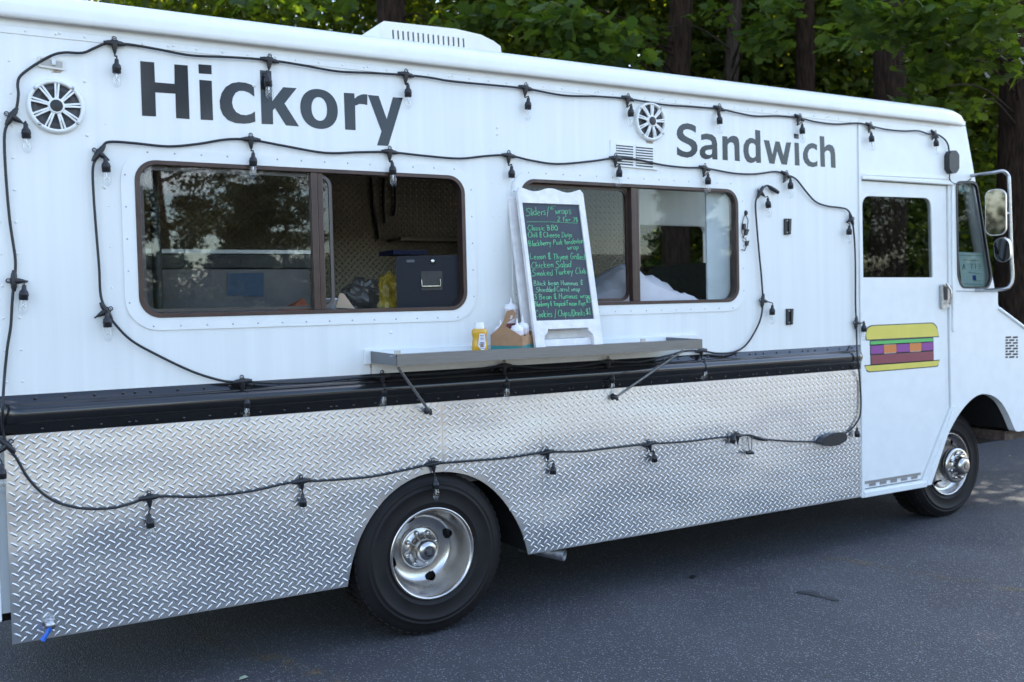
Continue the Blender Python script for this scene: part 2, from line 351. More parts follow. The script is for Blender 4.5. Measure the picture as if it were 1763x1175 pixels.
# sill lip, pillar mouldings
MB().box(2.952, 3.548, -.012, .0, .300, .335).build('door_sill', WHITE2, truck, bevel=.004)
MB().box(2.950, 3.83, -.022, -.0005, 2.262, 2.285).build('door_header', WHITE2, truck, bevel=.005)
MB().prism([(2.950, 2.29), (3.835, 2.30), (3.835, 2.315), (2.950, 2.31)], -.008, -.0005).build('header_lip', WHITE2, truck)
MB().box(XS-.012, XS+.010, -.010, -.0005, .335, 2.60).build('cab_seam', WHITE2, truck, bevel=.003)
MB().box(3.825, 3.848, -.012, -.0005, 1.30, 2.262).build('door_pillar_trim', WHITE2, truck, bevel=.004)
MB().prism([(3.83, .80), (3.86, .80), (3.59, .31), (3.55, .31)], -.012, -.0005).build('sill_trim', WHITE2, truck)
MB().prism([(3.875, 1.570), (4.315, 1.558), (4.315, 1.552), (3.875, 1.564)], -.004, -.0005).build('cowl_seam', mat('seam_grey', (.35, .36, .37), .5), truck)
MB().tube([(4.325, -.002, 1.445), (4.62, -.002, 1.302), (5.12, .0, 1.075)], .012, 8).build('hood_edge', WHITE2, truck)
# hood, nose and windscreen
MB().add([(4.325, .05, 1.45), (4.622, .05, 1.298), (5.12, .05, 1.07), (5.22, .05, 1.0), (5.22, .05, .58),
          (4.325, TW, 1.45), (4.622, TW, 1.298), (5.12, TW, 1.07), (5.22, TW, 1.0), (5.22, TW, .58)],
         [(0, 5, 6, 1), (1, 6, 7, 2), (2, 7, 8, 3), (3, 8, 9, 4)]).build('hood', WHITE2, truck)
MB().prism([(4.325, .95), (5.22, .6), (5.22, 1.0), (5.12, 1.07), (4.622, 1.298), (4.325, 1.45)], TW-.04, TW-.001).build('far_fender', WHITE2, truck)
ws = MB(); a0, a1 = np.array([3.985, 2.64]), np.array([4.292, 1.567])
ws.add([(a0[0]-.012, .08, a0[1]), (a1[0]-.012, .08, a1[1]), (a1[0]-.012, TW-.08, a1[1]), (a0[0]-.012, TW-.08, a0[1]),
        (a0[0]-.018, .08, a0[1]), (a1[0]-.018, .08, a1[1]), (a1[0]-.018, TW-.08, a1[1]), (a0[0]-.018, TW-.08, a0[1])],
       [(0, 1, 2, 3), (7, 6, 5, 4), (0, 4, 5, 1), (1, 5, 6, 2), (2, 6, 7, 3), (3, 7, 4, 0)])
ws.build('windscreen', GLASS, truck)
MB().tube([(4.0, .07, 2.63), (4.30, .07, 1.565)], .035, 8).build('windscreen_pillar', WHITE2, truck)
MB().prism([(4.02, 2.52), (4.055, 2.50), (4.11, 2.30), (4.10, 2.27), (4.07, 2.34)], .03, .08).build('windscreen_gasket', BLACKP, truck)
# door
dw = rpoly([S(1487, 337), S(1606, 341), S(1609, 478), S(1489, 478)], [.07, .07, .004, .004])
dh = rpoly([(2.966, .352), (3.517, .352), (3.808, .80), (3.798, 1.36), (3.793, 2.256), (2.966, 2.256)], .004, 2)
dw = [(x, z) for x, z in dw]
door = MB().prism(dh, .012, .04, [dw]).build('cab_door', WHITE2, truck)
MB().prism(dw, .020, .025).build('door_window', GLASSD, door)
k0 = MB()
for i in range(5): k0.box(3.02+i*.10, 3.075+i*.10, .006, .0115, .362, .378)
k0.box(2.975, 3.51, .0085, .0117, .380, .396); k0.build('kick_strip', STEEL, door)
hp = MB().prism(rpoly([S(1619, 490), S(1636, 492), S(1637, 520), S(1630, 531), S(1620, 532)], .012), -.010, -.0125+.018); hp.build('door_handle', GALV, door, bevel=.003)
MB().prism(rpoly([S(1622, 493), S(1629, 494), S(1629, 517), S(1623, 517)], .008), -.0125, -.0104).build('handle_recess', BLACKP, door)
MB().tube([P(1629, 488, -.02), P(1637, 500, -.035), P(1638, 512, -.035), P(1634, 524, -.02)], .008, 6).build('handle_lever', CHROME, door)
# quarter window
qw = MB().prism(quarter, .02, .025).build('quarter_window', GLASSD, truck)
qi = [(x*.97+.03*np.mean([q[0] for q in quarter]), z*.97+.03*np.mean([q[1] for q in quarter])) for x, z in quarter]
qin = [(np.mean([q[0] for q in quarter])+(x-np.mean([q[0] for q in quarter]))*.92, np.mean([q[1] for q in quarter])+(z-np.mean([q[1] for q in quarter]))*.965) for x, z in quarter]
MB().prism(quarter, -.006, .012, [qin[::1]]).build('window_gasket', BLACKP, qw)
TEAL = mat('pale_teal_paper', (.58, .80, .75), .7, var=.06); INK = mat('dark_ink', (.05, .07, .08), .7); BLUE = mat('blue_print', (.02, .06, .30), .6)
tp = lambda pts, y: [S(*q, y=y) for q in pts]
pm = MB().prism(tp([(1650, 434), (1692, 436), (1697, 494), (1656, 494)], .032), .0315, .033).build('permit_paper', TEAL, truck)
ik = MB()
for (u0, v0, u1, v1, th) in ((1652, 440, 1692, 441, 1), (1658, 448, 1686, 449, 1), (1657, 464.5, 1659.2, 455, 1.3), (1661.8, 464.5, 1659.2, 455, 1.3), (1658, 461.5, 1661, 461.5, 1), (1670, 455, 1674, 455, 1), (1674, 455, 1672.5, 463, 1),
                         (1677, 455, 1680, 455, 1), (1680, 455, 1679, 463, 1), (1684, 455, 1688, 455, 1), (1684, 459, 1688, 459, 1), (1684, 463, 1688, 463, 1), (1667, 469, 1687, 472, 1), (1676, 484, 1690, 484, 1), (1660, 489, 1690, 490, 1)):
    ik.tube([P(u0, v0, .031), P(u1, v1, .031)], .0018*th, 4)
ik.build('printed_text', INK, pm)
MB().prism(tp([(1674, 475), (1680, 474), (1681, 483), (1675, 483)], .031), .0305, .0312).build('printed_square', BLUE, pm)
MB().prism(tp([(1651, 319), (1667, 320), (1667, 332), (1651, 331)], .032), .0315, .033).build('teal_sticker', mat('teal_sticker', (.03, .22, .26), .5, var=.2), truck)
# burger decal
decal = bpy.data.objects.new('burger_decal', None); COL.objects.link(decal); decal.parent = truck; decal.location = (3.35-1.2, 0-1.15, 1.2)
YEL = mat('yellow_vinyl', (.66, .57, .10), .35, var=.04); GRN = mat('green_vinyl', (.10, .45, .12), .35); PUR = mat('purple_vinyl', (.24, .05, .26), .35); ORG = mat('orange_vinyl', (.60, .20, .05), .35); MAR = mat('maroon_vinyl', (.22, .045, .07), .35); OUT = mat('dark_vinyl', (.035, .05, .06), .35)
z = lambda pts: [S(1463+a/5.873, 500+b/5.873, .01) for a, b in pts]
def piece(name, pts, m, rr=0, grow=True):
    q = rpoly(z(pts), rr) if rr else z(pts)
    MB().prism(q, .0095, .0105).build(name, m, decal)
    if grow:
        c = np.mean(np.array(q), 0); MB().prism([(x+math.copysign(.006, x-c[0]), y+math.copysign(.006, y-c[1])) for x, y in q], .0107, .0117).build('outline', OUT, decal)
piece('top_bun', [(170, 500), (165, 440), (180, 385), (225, 362), (840, 335), (880, 375), (900, 465)], YEL, [.01, .02, .03, .04, .04, .04, .005])
piece('lettuce', [(210, 550), (210, 518), (840, 485), (840, 518)], GRN)
piece('onion', [(213, 645), (213, 565), (340, 556), (343, 638)], PUR); piece('onion', [(475, 629), (474, 548), (600, 540), (603, 621)], PUR); piece('onion', [(730, 612), (728, 532), (842, 525), (844, 605)], PUR)
piece('cheese', [(347, 637), (344, 556), (470, 548), (472, 629)], ORG, grow=False); piece('cheese', [(607, 620), (604, 540), (724, 532), (726, 612)], ORG, grow=False)
piece('patty', [(218, 750), (216, 660), (843, 618), (845, 705)], MAR)
piece('bottom_bun', [(155, 768), (905, 712), (890, 765), (200, 822), (170, 805)], YEL, [.0, .0, .03, .02, .02])
# cab vents
vt = MB()
for i in range(8):
    v = 500+(472+i*28.5)/5.873
    for (a, b) in (((1575, 1630), (1648, 1697)) if i % 2 == 0 else ((1575, 1596), (1612, 1662), (1682, 1697))):
        q0 = S(1463+a/5.873, v+1.0); q1 = S(1463+b/5.873, v+.6); vt.box(q0[0], q1[0], -.002, .0, q0[1]-.006, q0[1]+.006)
vt.build('vent_slots', BLACKP, truck)
# rub rail
rub = [(0.0, 1.100), (-.006, 1.103), (-.006, 1.132), (-.018, 1.140), (-.036, 1.152), (-.045, 1.170), (-.045, 1.186), (-.036, 1.204), (-.018, 1.214), (-.006, 1.222), (-.006, 1.246), (0.0, 1.249)]
rx = [-1.795, -1.785, -1.74, -1.70, 2.88, 2.91, 2.930, 2.934]; sc_ = [0, .1, .85, 1, 1, .9, .2, 0]
rr_ = sweep(rub, rx, lambda i, x, y, z: (x, y if y > -.0065 else -.006+(y+.006)*sc_[i], z))
rub_o = rr_.build('rub_rail', BLACKT, truck)
rb = MB()
for x in list(np.arange(-1.66, 2.9, .105)): rb.disc((x, -.0061, 1.234), .0065, .004, 6); rb.disc((x+.02, -.0061, 1.116), .0065, .004, 6)
for x in np.arange(-1.3, 2.9, .42): rb.disc((x, -.0061, 1.234), .0065, .004, 6); rb.disc((x, -.0061, 1.116), .0065, .004, 6)
for zz in (1.15, 1.2): rb.disc((-1.775, -.0061, zz), .0065, .004, 6)
tag(rb.build('trim_rivets', BLACKT, rub_o), kind='stuff')
# diamond plates with raised treads
WC, WR = (0.035, .35), .475
def arch_pts(n=22):                            # rear wheel opening, left to right
    px = [(598, 1010), (606, 968), (618, 930), (637, 893), (662, 860), (690, 836), (720, 820), (752, 813), (785, 814), (815, 822), (842, 838), (866, 862), (886, 892), (900, 922), (909, 955)]
    return [tuple(q) for q in catmull([S(*q) for q in px], 3)]
AP = arch_pts()
APc = np.array(AP)
def in_arch(x, zz):
    if zz > .80 or x < APc[0, 0]-.02 or x > APc[-1, 0]+.02: return False
    if x <= APc[0, 0] or x >= APc[-1, 0]: return np.min(np.hypot(APc[:, 0]-x, APc[:, 1]-zz)) < .0175
    return zz < np.interp(x, APc[:, 0], APc[:, 1]) or np.min(np.hypot(APc[:, 0]-x, APc[:, 1]-zz)) < .0175
seams = [XR+.028, S(762, 900)[0], S(935, 900)[0]-.0, XS-.012]
zb, zt = .308, 1.0985
def plate(x0, x1, pts):
    pl = MB().prism(pts, -.003, .004).build('diamond_plate', ALU, truck)
    t = MB(); PT = .0385; i0 = int(x0/PT)-1; i1 = int(x1/PT)+2
    for i in range(i0, i1):
        for j in range(int(zb/PT)-1, int(zt/PT)+2):
            for kx, ang in ((0, 48), (.5, -38)):
                x = (i+kx)*PT; zz = (j+kx)*PT+.011
                if x < x0+.004 or x > x1-.004 or zz < zb+.003 or zz > zt-.003 or in_arch(x, zz): continue
                an = R(ang+random.uniform(-2, 2)); L = .0175; wd = .0044; c, s_ = math.cos(an), math.sin(an); h = .0026
                loc = [(-L, 0, 0), (-L*.55, -wd, 0), (L*.55, -wd, 0), (L, 0, 0), (L*.55, wd, 0), (-L*.55, wd, 0), (-L*.6, 0, h), (L*.6, 0, h), (0, 0, h*1.1)]
                vs = [(min(max(x+a*c-b*s_, x0+.001), x1-.001), -.0032-q, min(max(zz+a*s_+b*c, zb+.001), zt-.001)) for a, b, q in loc]
                t.add(vs, [(0, 1, 6), (1, 2, 8, 6), (2, 7, 8), (2, 3, 7), (3, 4, 7), (4, 8, 7), (4, 5, 6, 8), (5, 0, 6)], True)
    tr = t.build('tread_pattern', TREAD, pl); tag(tr, kind='stuff')
    return pl
xm = .045
iL = min(range(len(AP)), key=lambda i: abs(AP[i][0]-seams[1]))
plate(seams[0], AP[iL][0], [(seams[0], zb), AP[0]]+AP[1:iL+1]+[(AP[iL][0], zt), (seams[0], zt)])
plate(AP[iL][0]+.0008, seams[2], AP[iL:][:1]+[(AP[iL][0]+.0008, AP[iL][1])]+AP[iL+1:]+[(seams[2], zb), (seams[2], zt), (AP[iL][0]+.0008, zt)] if False else [(AP[iL][0]+.0008, AP[iL][1])]+AP[iL+1:]+[(seams[2], AP[-1][1]), (seams[2], zt), (AP[iL][0]+.0008, zt)])
plate(seams[2]+.0008, seams[3], [(seams[2]+.0008, zb), (seams[3], zb), (seams[3], zt), (seams[2]+.0008, zt)])
MB().box(seams[3]+.0005, XS+.012, -.006, .01, .30, 1.095).build('skirt_end_strip', WHITE2, truck, bevel=.002)
# underbody
MB().box(XR+.03, -.55, .30, TW-.06, .34, .69).build('chassis', DARK, truck)
MB().box(.60, 3.45, .30, TW-.06, .34, .69).build('chassis', DARK, truck)
MB().box(-.55, .60, .45, TW-.45, .45, .69).build('axle_housing', DARK, truck)
MB().box(3.5, 5.1, .45, TW-.1, .42, .95).build('engine_bay', DARK, truck)
MB().box(4.55, 5.0, .10, .40, .50, .565).build('frame_rail', mat('rusty_frame', (.10, .07, .055), .8, var=.5, vscale=20), truck)
wl = MB()                                       # wheel well liner
th = np.linspace(0, math.pi, 17); wl_v = [(xm+.51*math.cos(a), y, .30+.49*math.sin(a)) for y in (.006, .55) for a in th]
wl.add(wl_v, [(k, k+1, 17+k+1, 17+k) for k in range(16)]); wl.box(XR, xm-.51, .26, .28, .33, .7); wl.build('wheel_well', DARK, truck)
fwl = MB(); n_ = len(arch); fwl.add([(x, y, z+.012) for y in (.052, .50) for x, z in arch], [(k, k+1, n_+k+1, n_+k) for k in range(n_-1)]); fwl.add([(x, .50, z) for x, z in arch]+[(4.62, .50, .30), (3.56, .50, .30)], [tuple(range(n_+2))])
fwl.build('wheel_well', DARK, truck)
# exhaust
ex = MB(); e0 = P(972, 957, .05); ex.lathe([(.030, -.25), (.030, 0), (.024, 0), (.024, -.10), (0, -.10)], e0, (.55, -.80, -.12), 16); ex.build('exhaust_pipe', mat('exhaust_steel', (.26, .26, .27), .5, metal=.8, var=.3, vscale=30), truck)
# drain valve
vx, vz = S(84, 1071); dv = MB(); dv.lathe([(.0, 0), (.022, .0), (.024, .006), (.014, .010), (.012, .035), (.018, .036), (.018, .055), (0, .056)], (vx, -.004, vz), (0, -1, 0), 10)
dvo = dv.build('drain_valve', GALV, truck)
q0, q1 = P(86, 1084, -.06), P(73, 1103, -.06); dl = MB().tube([q0+(0, 0, .004), q0*.5+q1*.5, q1], [.010, .007, .012], 8); dl.build('valve_lever', mat('blue_plastic', (.02, .13, .55), .4), dvo)

# wheels
def wheel(name, cx, cz, y0, rear):
    w_ = bpy.data.objects.new(name, None); COL.objects.link(w_); w_.parent = truck; w_.location = Vector((cx, y0, cz))-truck.location
    Rt = .388 if rear else .372; wd = .235
    c = (cx, y0, cz); ax = (0, 1, 0)
    tp_ = [(.208, .012), (.216, .002), (.228, -.004), (.236, -.008), (.239, -.011), (.243, -.011), (.246, -.0095), (.275, -.013), (.300, -.0135), (.3035, -.0165), (.3085, -.0165), (.312, -.0125), (.322, -.010), (.325, -.012), (.329, -.012), (.333, -.006), (.350, .002), (Rt-.016, .014), (Rt-.005, .026), (Rt, .040), (Rt, .10), (Rt-.007, .102), (Rt-.007, .112), (Rt, .114), (Rt, wd-.04), (Rt-.02, wd-.01), (.30, wd+.012), (.23, wd), (.21, wd-.01)]
    ty = MB().lathe(tp_, c, ax, 64)
    ty.build('tyre', RUBBER, w_)
    tb = MB()
    for k in range(60):                         # shoulder tread blocks
        a = 2*math.pi*k/60
        for rr0, h0, h1 in ((Rt-.002, .016, .050), (Rt-.001, .055, .095), (Rt-.001, .120, .160), (Rt-.002, .165, wd-.03)):
            a0, a1 = a, a+2*math.pi/60*.62; f = lambda t, r, h: (cx+r*math.sin(t), y0+h, cz+r*math.cos(t))
            r1 = rr0+.009 if h0 > .03 else rr0+.006; r1b = r1-.010 if h0 < .03 else r1
            tb.add([f(a0, rr0-.01, h0), f(a1, rr0-.01, h0), f(a1, rr0, h1), f(a0, rr0, h1), f(a0, r1b, h0), f(a1, r1b, h0), f(a1, r1, h1), f(a0, r1, h1)], [(4, 5, 6, 7), (0, 1, 5, 4), (1, 2, 6, 5), (2, 3, 7, 6), (3, 0, 4, 7)])
    tag(tb.build('tread_blocks', RUBBER, w_), kind='stuff')
    if rear:
        rp = [(.2185, .004), (.2195, -.006), (.213, -.012), (.205, -.008), (.200, .006), (.196, .03), (.188, .07), (.180, .098), (.172, .113), (.165, .124), (.158, .131), (.150, .136), (.143, .139), (.135, .1415), (.128, .143), (.108, .146), (.0, .146)]
        n = 200; holes = [R(19), R(-71), R(109), R(199)]
        fine = []
        for (ra, ha), (rb_, hb_) in zip(rp[:-1], rp[1:]):
            k_ = max(1, int(abs(ra-rb_)/.0022)) if .125 < min(ra, rb_) and max(ra, rb_) < .181 else 1
            fine += [(ra+(rb_-ra)*q/k_, ha+(hb_-ha)*q/k_) for q in range(k_)]
        rp = fine+[rp[-1]]
        def skip(i, k):
            r_ = (rp[i][0]+rp[i+1][0])/2; e = 1-((r_-.153)/.0185)**2
            if e <= 0: return False
            th = math.pi/2-2*math.pi*(k+.5)/n; lim = math.sqrt(e)*.028/r_
            return any(abs((th-hA+math.pi) % (2*math.pi)-math.pi) < lim for hA in holes)
        MB().lathe(rp, c, ax, n, skip).build('rim', CHROME, w_)
        MB().lathe([(.17, .165), (.0, .17)], c, ax, 24).build('rim_backing', DARK, w_)
        hub = MB().lathe([(.100, .146), (.104, .138), (.100, .130), (.092, .128), (.060, .128), (.056, .10), (.054, .06), (.050, .046), (.043, .038), (.030, .034), (.028, .0335), (.0, .0335)], c, ax, 40)
        hub.build('hub', CHROME, w_); capy = .0325; nr, nh = .079, .128
        cap_r = .026; mlt = .024
    else:
        rp = [(.2185, .004), (.2195, -.006), (.213, -.012), (.205, -.006), (.200, .012), (.192, .03), (.180, .040), (.164, .040), (.144, .026), (.130, -.004), (.126, -.040), (.122, -.052)]
        n = 72
        def skip(i, k):
            if i not in (6, 7, 8): return False
            th = 2*math.pi*(k+.5)/n
            for q in range(4):
                if abs((th-R(35+90*q)+math.pi) % (2*math.pi)-math.pi) < .13: return True
            return False
        MB().lathe(rp, c, ax, n, skip).build('rim', CHROME, w_)
        MB().lathe([(.2, .08), (.0, .08)], c, ax, 24).build('rim_backing', DARK, w_)
        hub = MB().lathe([(.123, -.050), (.123, -.066), (.116, -.076), (.104, -.078), (.070, -.076), (.064, -.090), (.060, -.118), (.054, -.130), (.043, -.137), (.030, -.139), (0, -.139)], c, ax, 40)
        hub.build('hub', CHROME, w_); capy = -.140; nr, nh = .088, -.077; cap_r = .022; mlt = .020
    MB().lathe([(cap_r, capy+.001), (cap_r, capy), (0, capy)], c, ax, 24).build('cap_badge', mat('dark_badge', (.02, .022, .03), .3), w_)
    bl = MB()
    for k in (-1, 0, 1):                        # block letters on the badge, slanted
        for dz in (-.006, .001):
            bl.box(cx-.014+dz*.3, cx+.014, y0+capy-.0015, y0+capy-.0004, cz+k*.0095+dz*.5-.0018, cz+k*.0095+dz*.5+.0018)
    bl.build('badge_lettering', CHROME, w_)
    nut = MB().lathe([(.0125, .0), (.0125, -.012), (.009, -.019), (0, -.020)], (0, 0, 0), (0, 1, 0), 8).mesh('lug_nut', CHROME)
    for k in range(8):
        a = 2*math.pi*(k+.4)/8; share(nut, 'lug_nut', w_, (cx+nr*math.cos(a), y0+nh, cz+nr*math.sin(a)))
    return w_
wheel('rear_wheel', 0.0, .388, .018, True)
fcx = S(1632, 801, .20)[0]; wheel('front_wheel', fcx, .372, .20, False)
for (nm, cx_, cz_) in (('far_rear_wheel', 0, .388), ('far_front_wheel', fcx, .372)):
    MB().lathe([(.0, 0), (.37, .0), (.388, .03), (.388, .2), (.37, .235), (0, .235)], (cx_, TW-.27, cz_), (0, 1, 0), 32).build(nm, RUBBER, truck)

# windows
def bead(poly, r):                              # tube along a closed outline
    return None
def window(x0, x1, z0, z1, r, div, slide_open):
    w_ = bpy.data.objects.new('serving_window', None); COL.objects.link(w_); w_.parent = truck; w_.location = Vector(((x0+x1)/2, 0, z0))-truck.location
    o = rrect(x0-.052, x1+.052, z0-.05, z1+.045, .13, 8); i = rrect(x0, x1, z0, z1, .085, 8)
    fl = MB().prism(o, -.005, -.0006, [i]); fl.build('flange', WHITE2, w_)
    fr_ = MB()
    for k in range(14):
        t = (k+.5)/14; xx = x0+(x1-x0)*t; fr_.disc((xx, -.0051, z1+.030), .004, .002, 6); fr_.disc((xx, -.0051, z0-.033), .004, .002, 6)
    for k in range(5):
        zz = z0+(z1-z0)*(k+.5)/5; fr_.disc((x0-.035, -.0051, zz), .004, .002, 6); fr_.disc((x1+.035, -.0051, zz), .004, .002, 6)
    fr_.build('screws', GALV, w_)
    i2 = rrect(x0+.020, x1-.020, z0+.018, z1-.018, .068, 8); ia = rrect(x0+.0005, x1-.0005, z0+.0005, z1-.0005, .0845, 8)
    MB().prism(ia, -.009, .045, [i2]).build('frame', BROWNF, w_, bevel=.003)
    MB().box(div-.030, div-.002, -.006, .03, z0+.017, z1-.017).build('mullion', BROWNF, w_, bevel=.003)
    MB().box(div+.001, div+.026, .002, .036, z0+.017, z1-.017).build('mullion', BROWNF, w_, bevel=.003)
    if slide_open:
        MB().box(x0+.021, div-.028, .010, .0145, z0+.019, z1-.019).build('fixed_pane', GLASS, w_)
        sx0, sx1 = x0+.024, div+.075
        p_o = rrect(sx0, sx1, z0+.022, z1-.022, .05); p_i = rrect(sx0+.014, sx1-.014, z0+.036, z1-.036, .04)
        sp = MB().prism(p_i, .031, .034).build('sliding_pane', GLASS, w_)
        MB().prism(p_o, .027, .038, [p_i]).build('pane_frame', mat('slider_frame', (.10, .09, .09), .35, metal=.6), w_)
    else:
        MB().box(div+.027, x1-.021, .010, .0145, z0+.019, z1-.019).build('fixed_pane', GLASS, w_)
        p_o = rrect(x0+.021, div-.028, z0+.020, z1-.020, .05); p_i = rrect(x0+.035, div-.043, z0+.034, z1-.034, .04)
        sp = MB().prism(p_i, .031, .034).build('sliding_pane', GLASSD, w_)
        MB().prism(p_o, .027, .038, [p_i]).build('pane_frame', BROWNF, w_)
    return w_
window(-1.272, .208, 1.526, 2.158, .085, -.515, True)
window(.514, 1.940, 1.531, 2.161, .085, S(1095, 420)[0], False)

# lettering
FA = lambda a, b: S(220+a/6.912, 90+b/6.912); FB = lambda a, b: S(460+a/6.912, 90+b/6.912); FD = lambda a, b: S(1150+a/5.687, 190+b/5.687)
GL = [
 (FA, [[(147,108),(314,123),(323,360),(557,380),(553,147),(712,160),(735,798),(575,787),(566,495),(327,480),(336,767),(170,758)]], []),
 (FA, [[(850,330),(998,343),(1015,812),(868,805)], [(840,145),(995,157),(998,265),(845,255)]], []),
 (FA, [[(1500,408),(1460,385),(1400,365),(1320,357),(1240,370),(1165,415),(1115,490),(1093,580),(1100,670),(1130,745),(1190,810),(1280,845),(1380,853),(1450,848),(1517,828),(1512,707),(1470,735),(1410,752),(1345,745),(1290,715),(1255,665),(1240,600),(1250,540),(1280,488),(1325,462),(1380,462),(1440,483),(1505,530)]], []),
 (FB, [[(-87,215),(48,228),(60,585),(190,418),(350,430),(205,612),(378,885),(222,872),(92,665),(68,692),(70,860),(-66,855)]], []),
 ('o', None, None),
 (FB, [[(912,485),(1035,492),(1040,555),(1075,525),(1115,507),(1150,501),(1192,505),(1190,632),(1150,621),(1100,618),(1045,638),(1052,930),(928,922)]], []),
 (FB, [[(1198,510),(1325,522),(1422,800),(1495,538),(1613,545),(1440,1117),(1308,1110),(1360,945)]], []),
 (FD, [[(272,160),(235,138),(190,128),(145,135),(110,158),(90,195),(85,235),(97,275),(125,300),(165,320),(205,340),(228,362),(230,385),(215,402),(185,410),(150,403),(118,385),(88,358),(88,435),(130,455),(190,466),(235,455),(268,430),(287,395),(288,350),(270,310),(240,288),(200,270),(165,250),(147,225),(150,200),(175,187),(205,188),(240,202),(272,222)]], []),
 (FD, [[(325,240),(375,228),(430,240),(465,268),(480,320),(484,485),(435,480),(433,460),(400,478),(365,481),(330,465),(312,435),(312,395),(330,362),(365,345),(430,338),(428,310),(410,292),(375,285),(325,292)]], [[(433,385),(430,430),(405,440),(378,435),(362,418),(368,396),(395,387)]]),
 (FD, [[(532,255),(580,258),(582,282),(610,258),(640,250),(675,260),(693,290),(698,335),(703,500),(655,495),(650,350),(640,322),(618,315),(598,320),(583,340),(585,492),(535,487)]], []),
 (FD, [[(853,193),(902,200),(910,517),(865,515),(863,495),(840,512),(810,518),(775,505),(750,465),(738,400),(742,340),(765,295),(800,272),(830,275),(855,290)]], [[(858,345),(860,450),(845,465),(825,468),(803,455),(790,420),(788,375),(798,335),(815,322),(838,325)]]),
 (FD, [[(938,292),(990,298),(1022,440),(1052,305),(1092,308),(1130,450),(1158,315),(1205,317),(1163,535),(1113,530),(1068,400),(1042,527),(993,520)]], []),
 (FD, [[(1238,318),(1280,323),(1288,543),(1243,540)], [(1232,230),(1278,236),(1280,283),(1235,277)]], []),
 (FD, [[(1458,340),(1435,328),(1405,322),(1370,335),(1340,370),(1322,420),(1322,470),(1340,515),(1375,548),(1420,558),(1462,548),(1462,495),(1440,510),(1415,513),(1390,500),(1370,465),(1368,425),(1380,390),(1405,372),(1430,375),(1458,395)]], []),
 (FD, [[(1485,253),(1528,258),(1532,365),(1555,342),(1580,335),(1612,350),(1630,385),(1636,430),(1641,566),(1597,562),(1592,430),(1582,400),(1562,393),(1545,400),(1533,420),(1537,557),(1495,553)]], []),
]
for f, outs, holes in GL:
    m = MB()
    if f == 'o':
        el = lambda cx, cz, a, b: [(cx+a*math.copysign(abs(math.cos(t))**.93, math.cos(t)), cz+b*math.copysign(abs(math.sin(t))**.93, math.sin(t))) for t in np.linspace(0, 2*math.pi, 41)[:-1]]
        m.prism(el(-.496, 2.417, .085, .086), -.0012, -.0002, [el(-.4955, 2.417, .0355, .051)])
    else:
        for i, o_ in enumerate(outs): m.prism([f(*q) for q in o_], -.0012, -.0002, [[f(*q) for q in h] for h in holes] if i == 0 else [])
    m.build('letter', LETTER, truck)

# speakers
def speaker(cx, cz, r):
    s = bpy.data.objects.new('speaker', None); COL.objects.link(s); s.parent = truck; s.location = Vector((cx, 0, cz))-truck.location
    c = (cx, 0, cz)
    k = r/.1036
    MB().lathe([(.1036*k, 0), (.1036*k, .010), (.100*k, .018), (.094*k, .022), (.088*k, .020), (.0865*k, .014), (.0865*k, .002)], c, (0, -1, 0), 48).build('grille_ring', PLASTICW if False else WHITE2, s)
    MB().lathe([(.0864*k, .0035), (.078*k, .0035), (.070*k, .009), (.062*k, .004), (.030*k, .0015), (0, .001)], c, (0, -1, 0), 40).build('cone', mat('speaker_cone', (.05, .052, .06), .45), s)
    hubm = MB().lathe([(.030*k, .010), (.030*k, .024), (.026*k, .027), (.021*k, .026), (.020*k, .020), (0, .018)], c, (0, -1, 0), 28); hubm.build('grille_hub', WHITE2, s)
    MB().lathe([(.0225*k, .0275), (.012*k, .029), (0, .030)], c, (0, -1, 0), 20).build('tweeter', BLACKP, s)
    for i in range(9):
        for sg in (-1, 1):
            a = R(6+40*i); d = np.array([math.cos(a), math.sin(a)]); n = np.array([-d[1], d[0]])*sg
            sp = MB(); vs = []
            for (rr0, o0, h) in ((.027, .0032, .023), (.058, .0045, .024), (.089, .0060, .018)):
                for wv in (-.0034, .0034):
                    q = d*rr0*k+n*(o0+wv)*k
                    vs += [(cx+q[0], -h, cz+q[1]), (cx+q[0], -h+.010, cz+q[1])]
            fs = []
            for b in (0, 4): fs += [(b, b+2, b+6, b+4), (b+1, b+5, b+7, b+3), (b, b+4, b+5, b+1), (b+2, b+3, b+7, b+6)]
            fs += [(0, 1, 3, 2), (8, 10, 11, 9)]; sp.add(vs, fs); sp.build('spoke', WHITE2, s)
    scw = MB()
    for i in range(4):
        a = R(50+90*i); scw.lathe([(.006*k, .0), (.006*k, .003), (0, .004)], (cx+.094*k*math.cos(a), -.0215, cz+.094*k*math.sin(a)), (0, -1, 0), 8)
    scw.build('screw', GALV, s)
speaker(-1.547, 2.3416, .1036); speaker(1.3257, 2.4939-.0, .1036)
RUST = patch_mat('rust_run', (.30, .17, .06), .40, 30, .55)
rs_ = MB()
for (u0, v0, u1, v1, hw_) in ((638, 618, 640, 672, 2.0), (1118, 243, 1119, 250, 7), (96, 121, 97, 126, 12)):
    a_, b_ = S(u0-hw_, v0), S(u0+hw_, v0); c_, d_ = S(u1+hw_*.6, v1), S(u1-hw_*.6, v1)
    if abs(u1-u0) > 20: a_, b_, c_, d_ = S(u0, v0-1), S(u1, v1-1), S(u1, v1+1), S(u0, v0+1)
    rs_.add([(p[0], -.0011, p[1]) for p in (a_, d_, c_, b_)], [(0, 1, 2, 3)])
rs_.build('rust_streaks', RUST, truck)['kind'] = 'stuff'
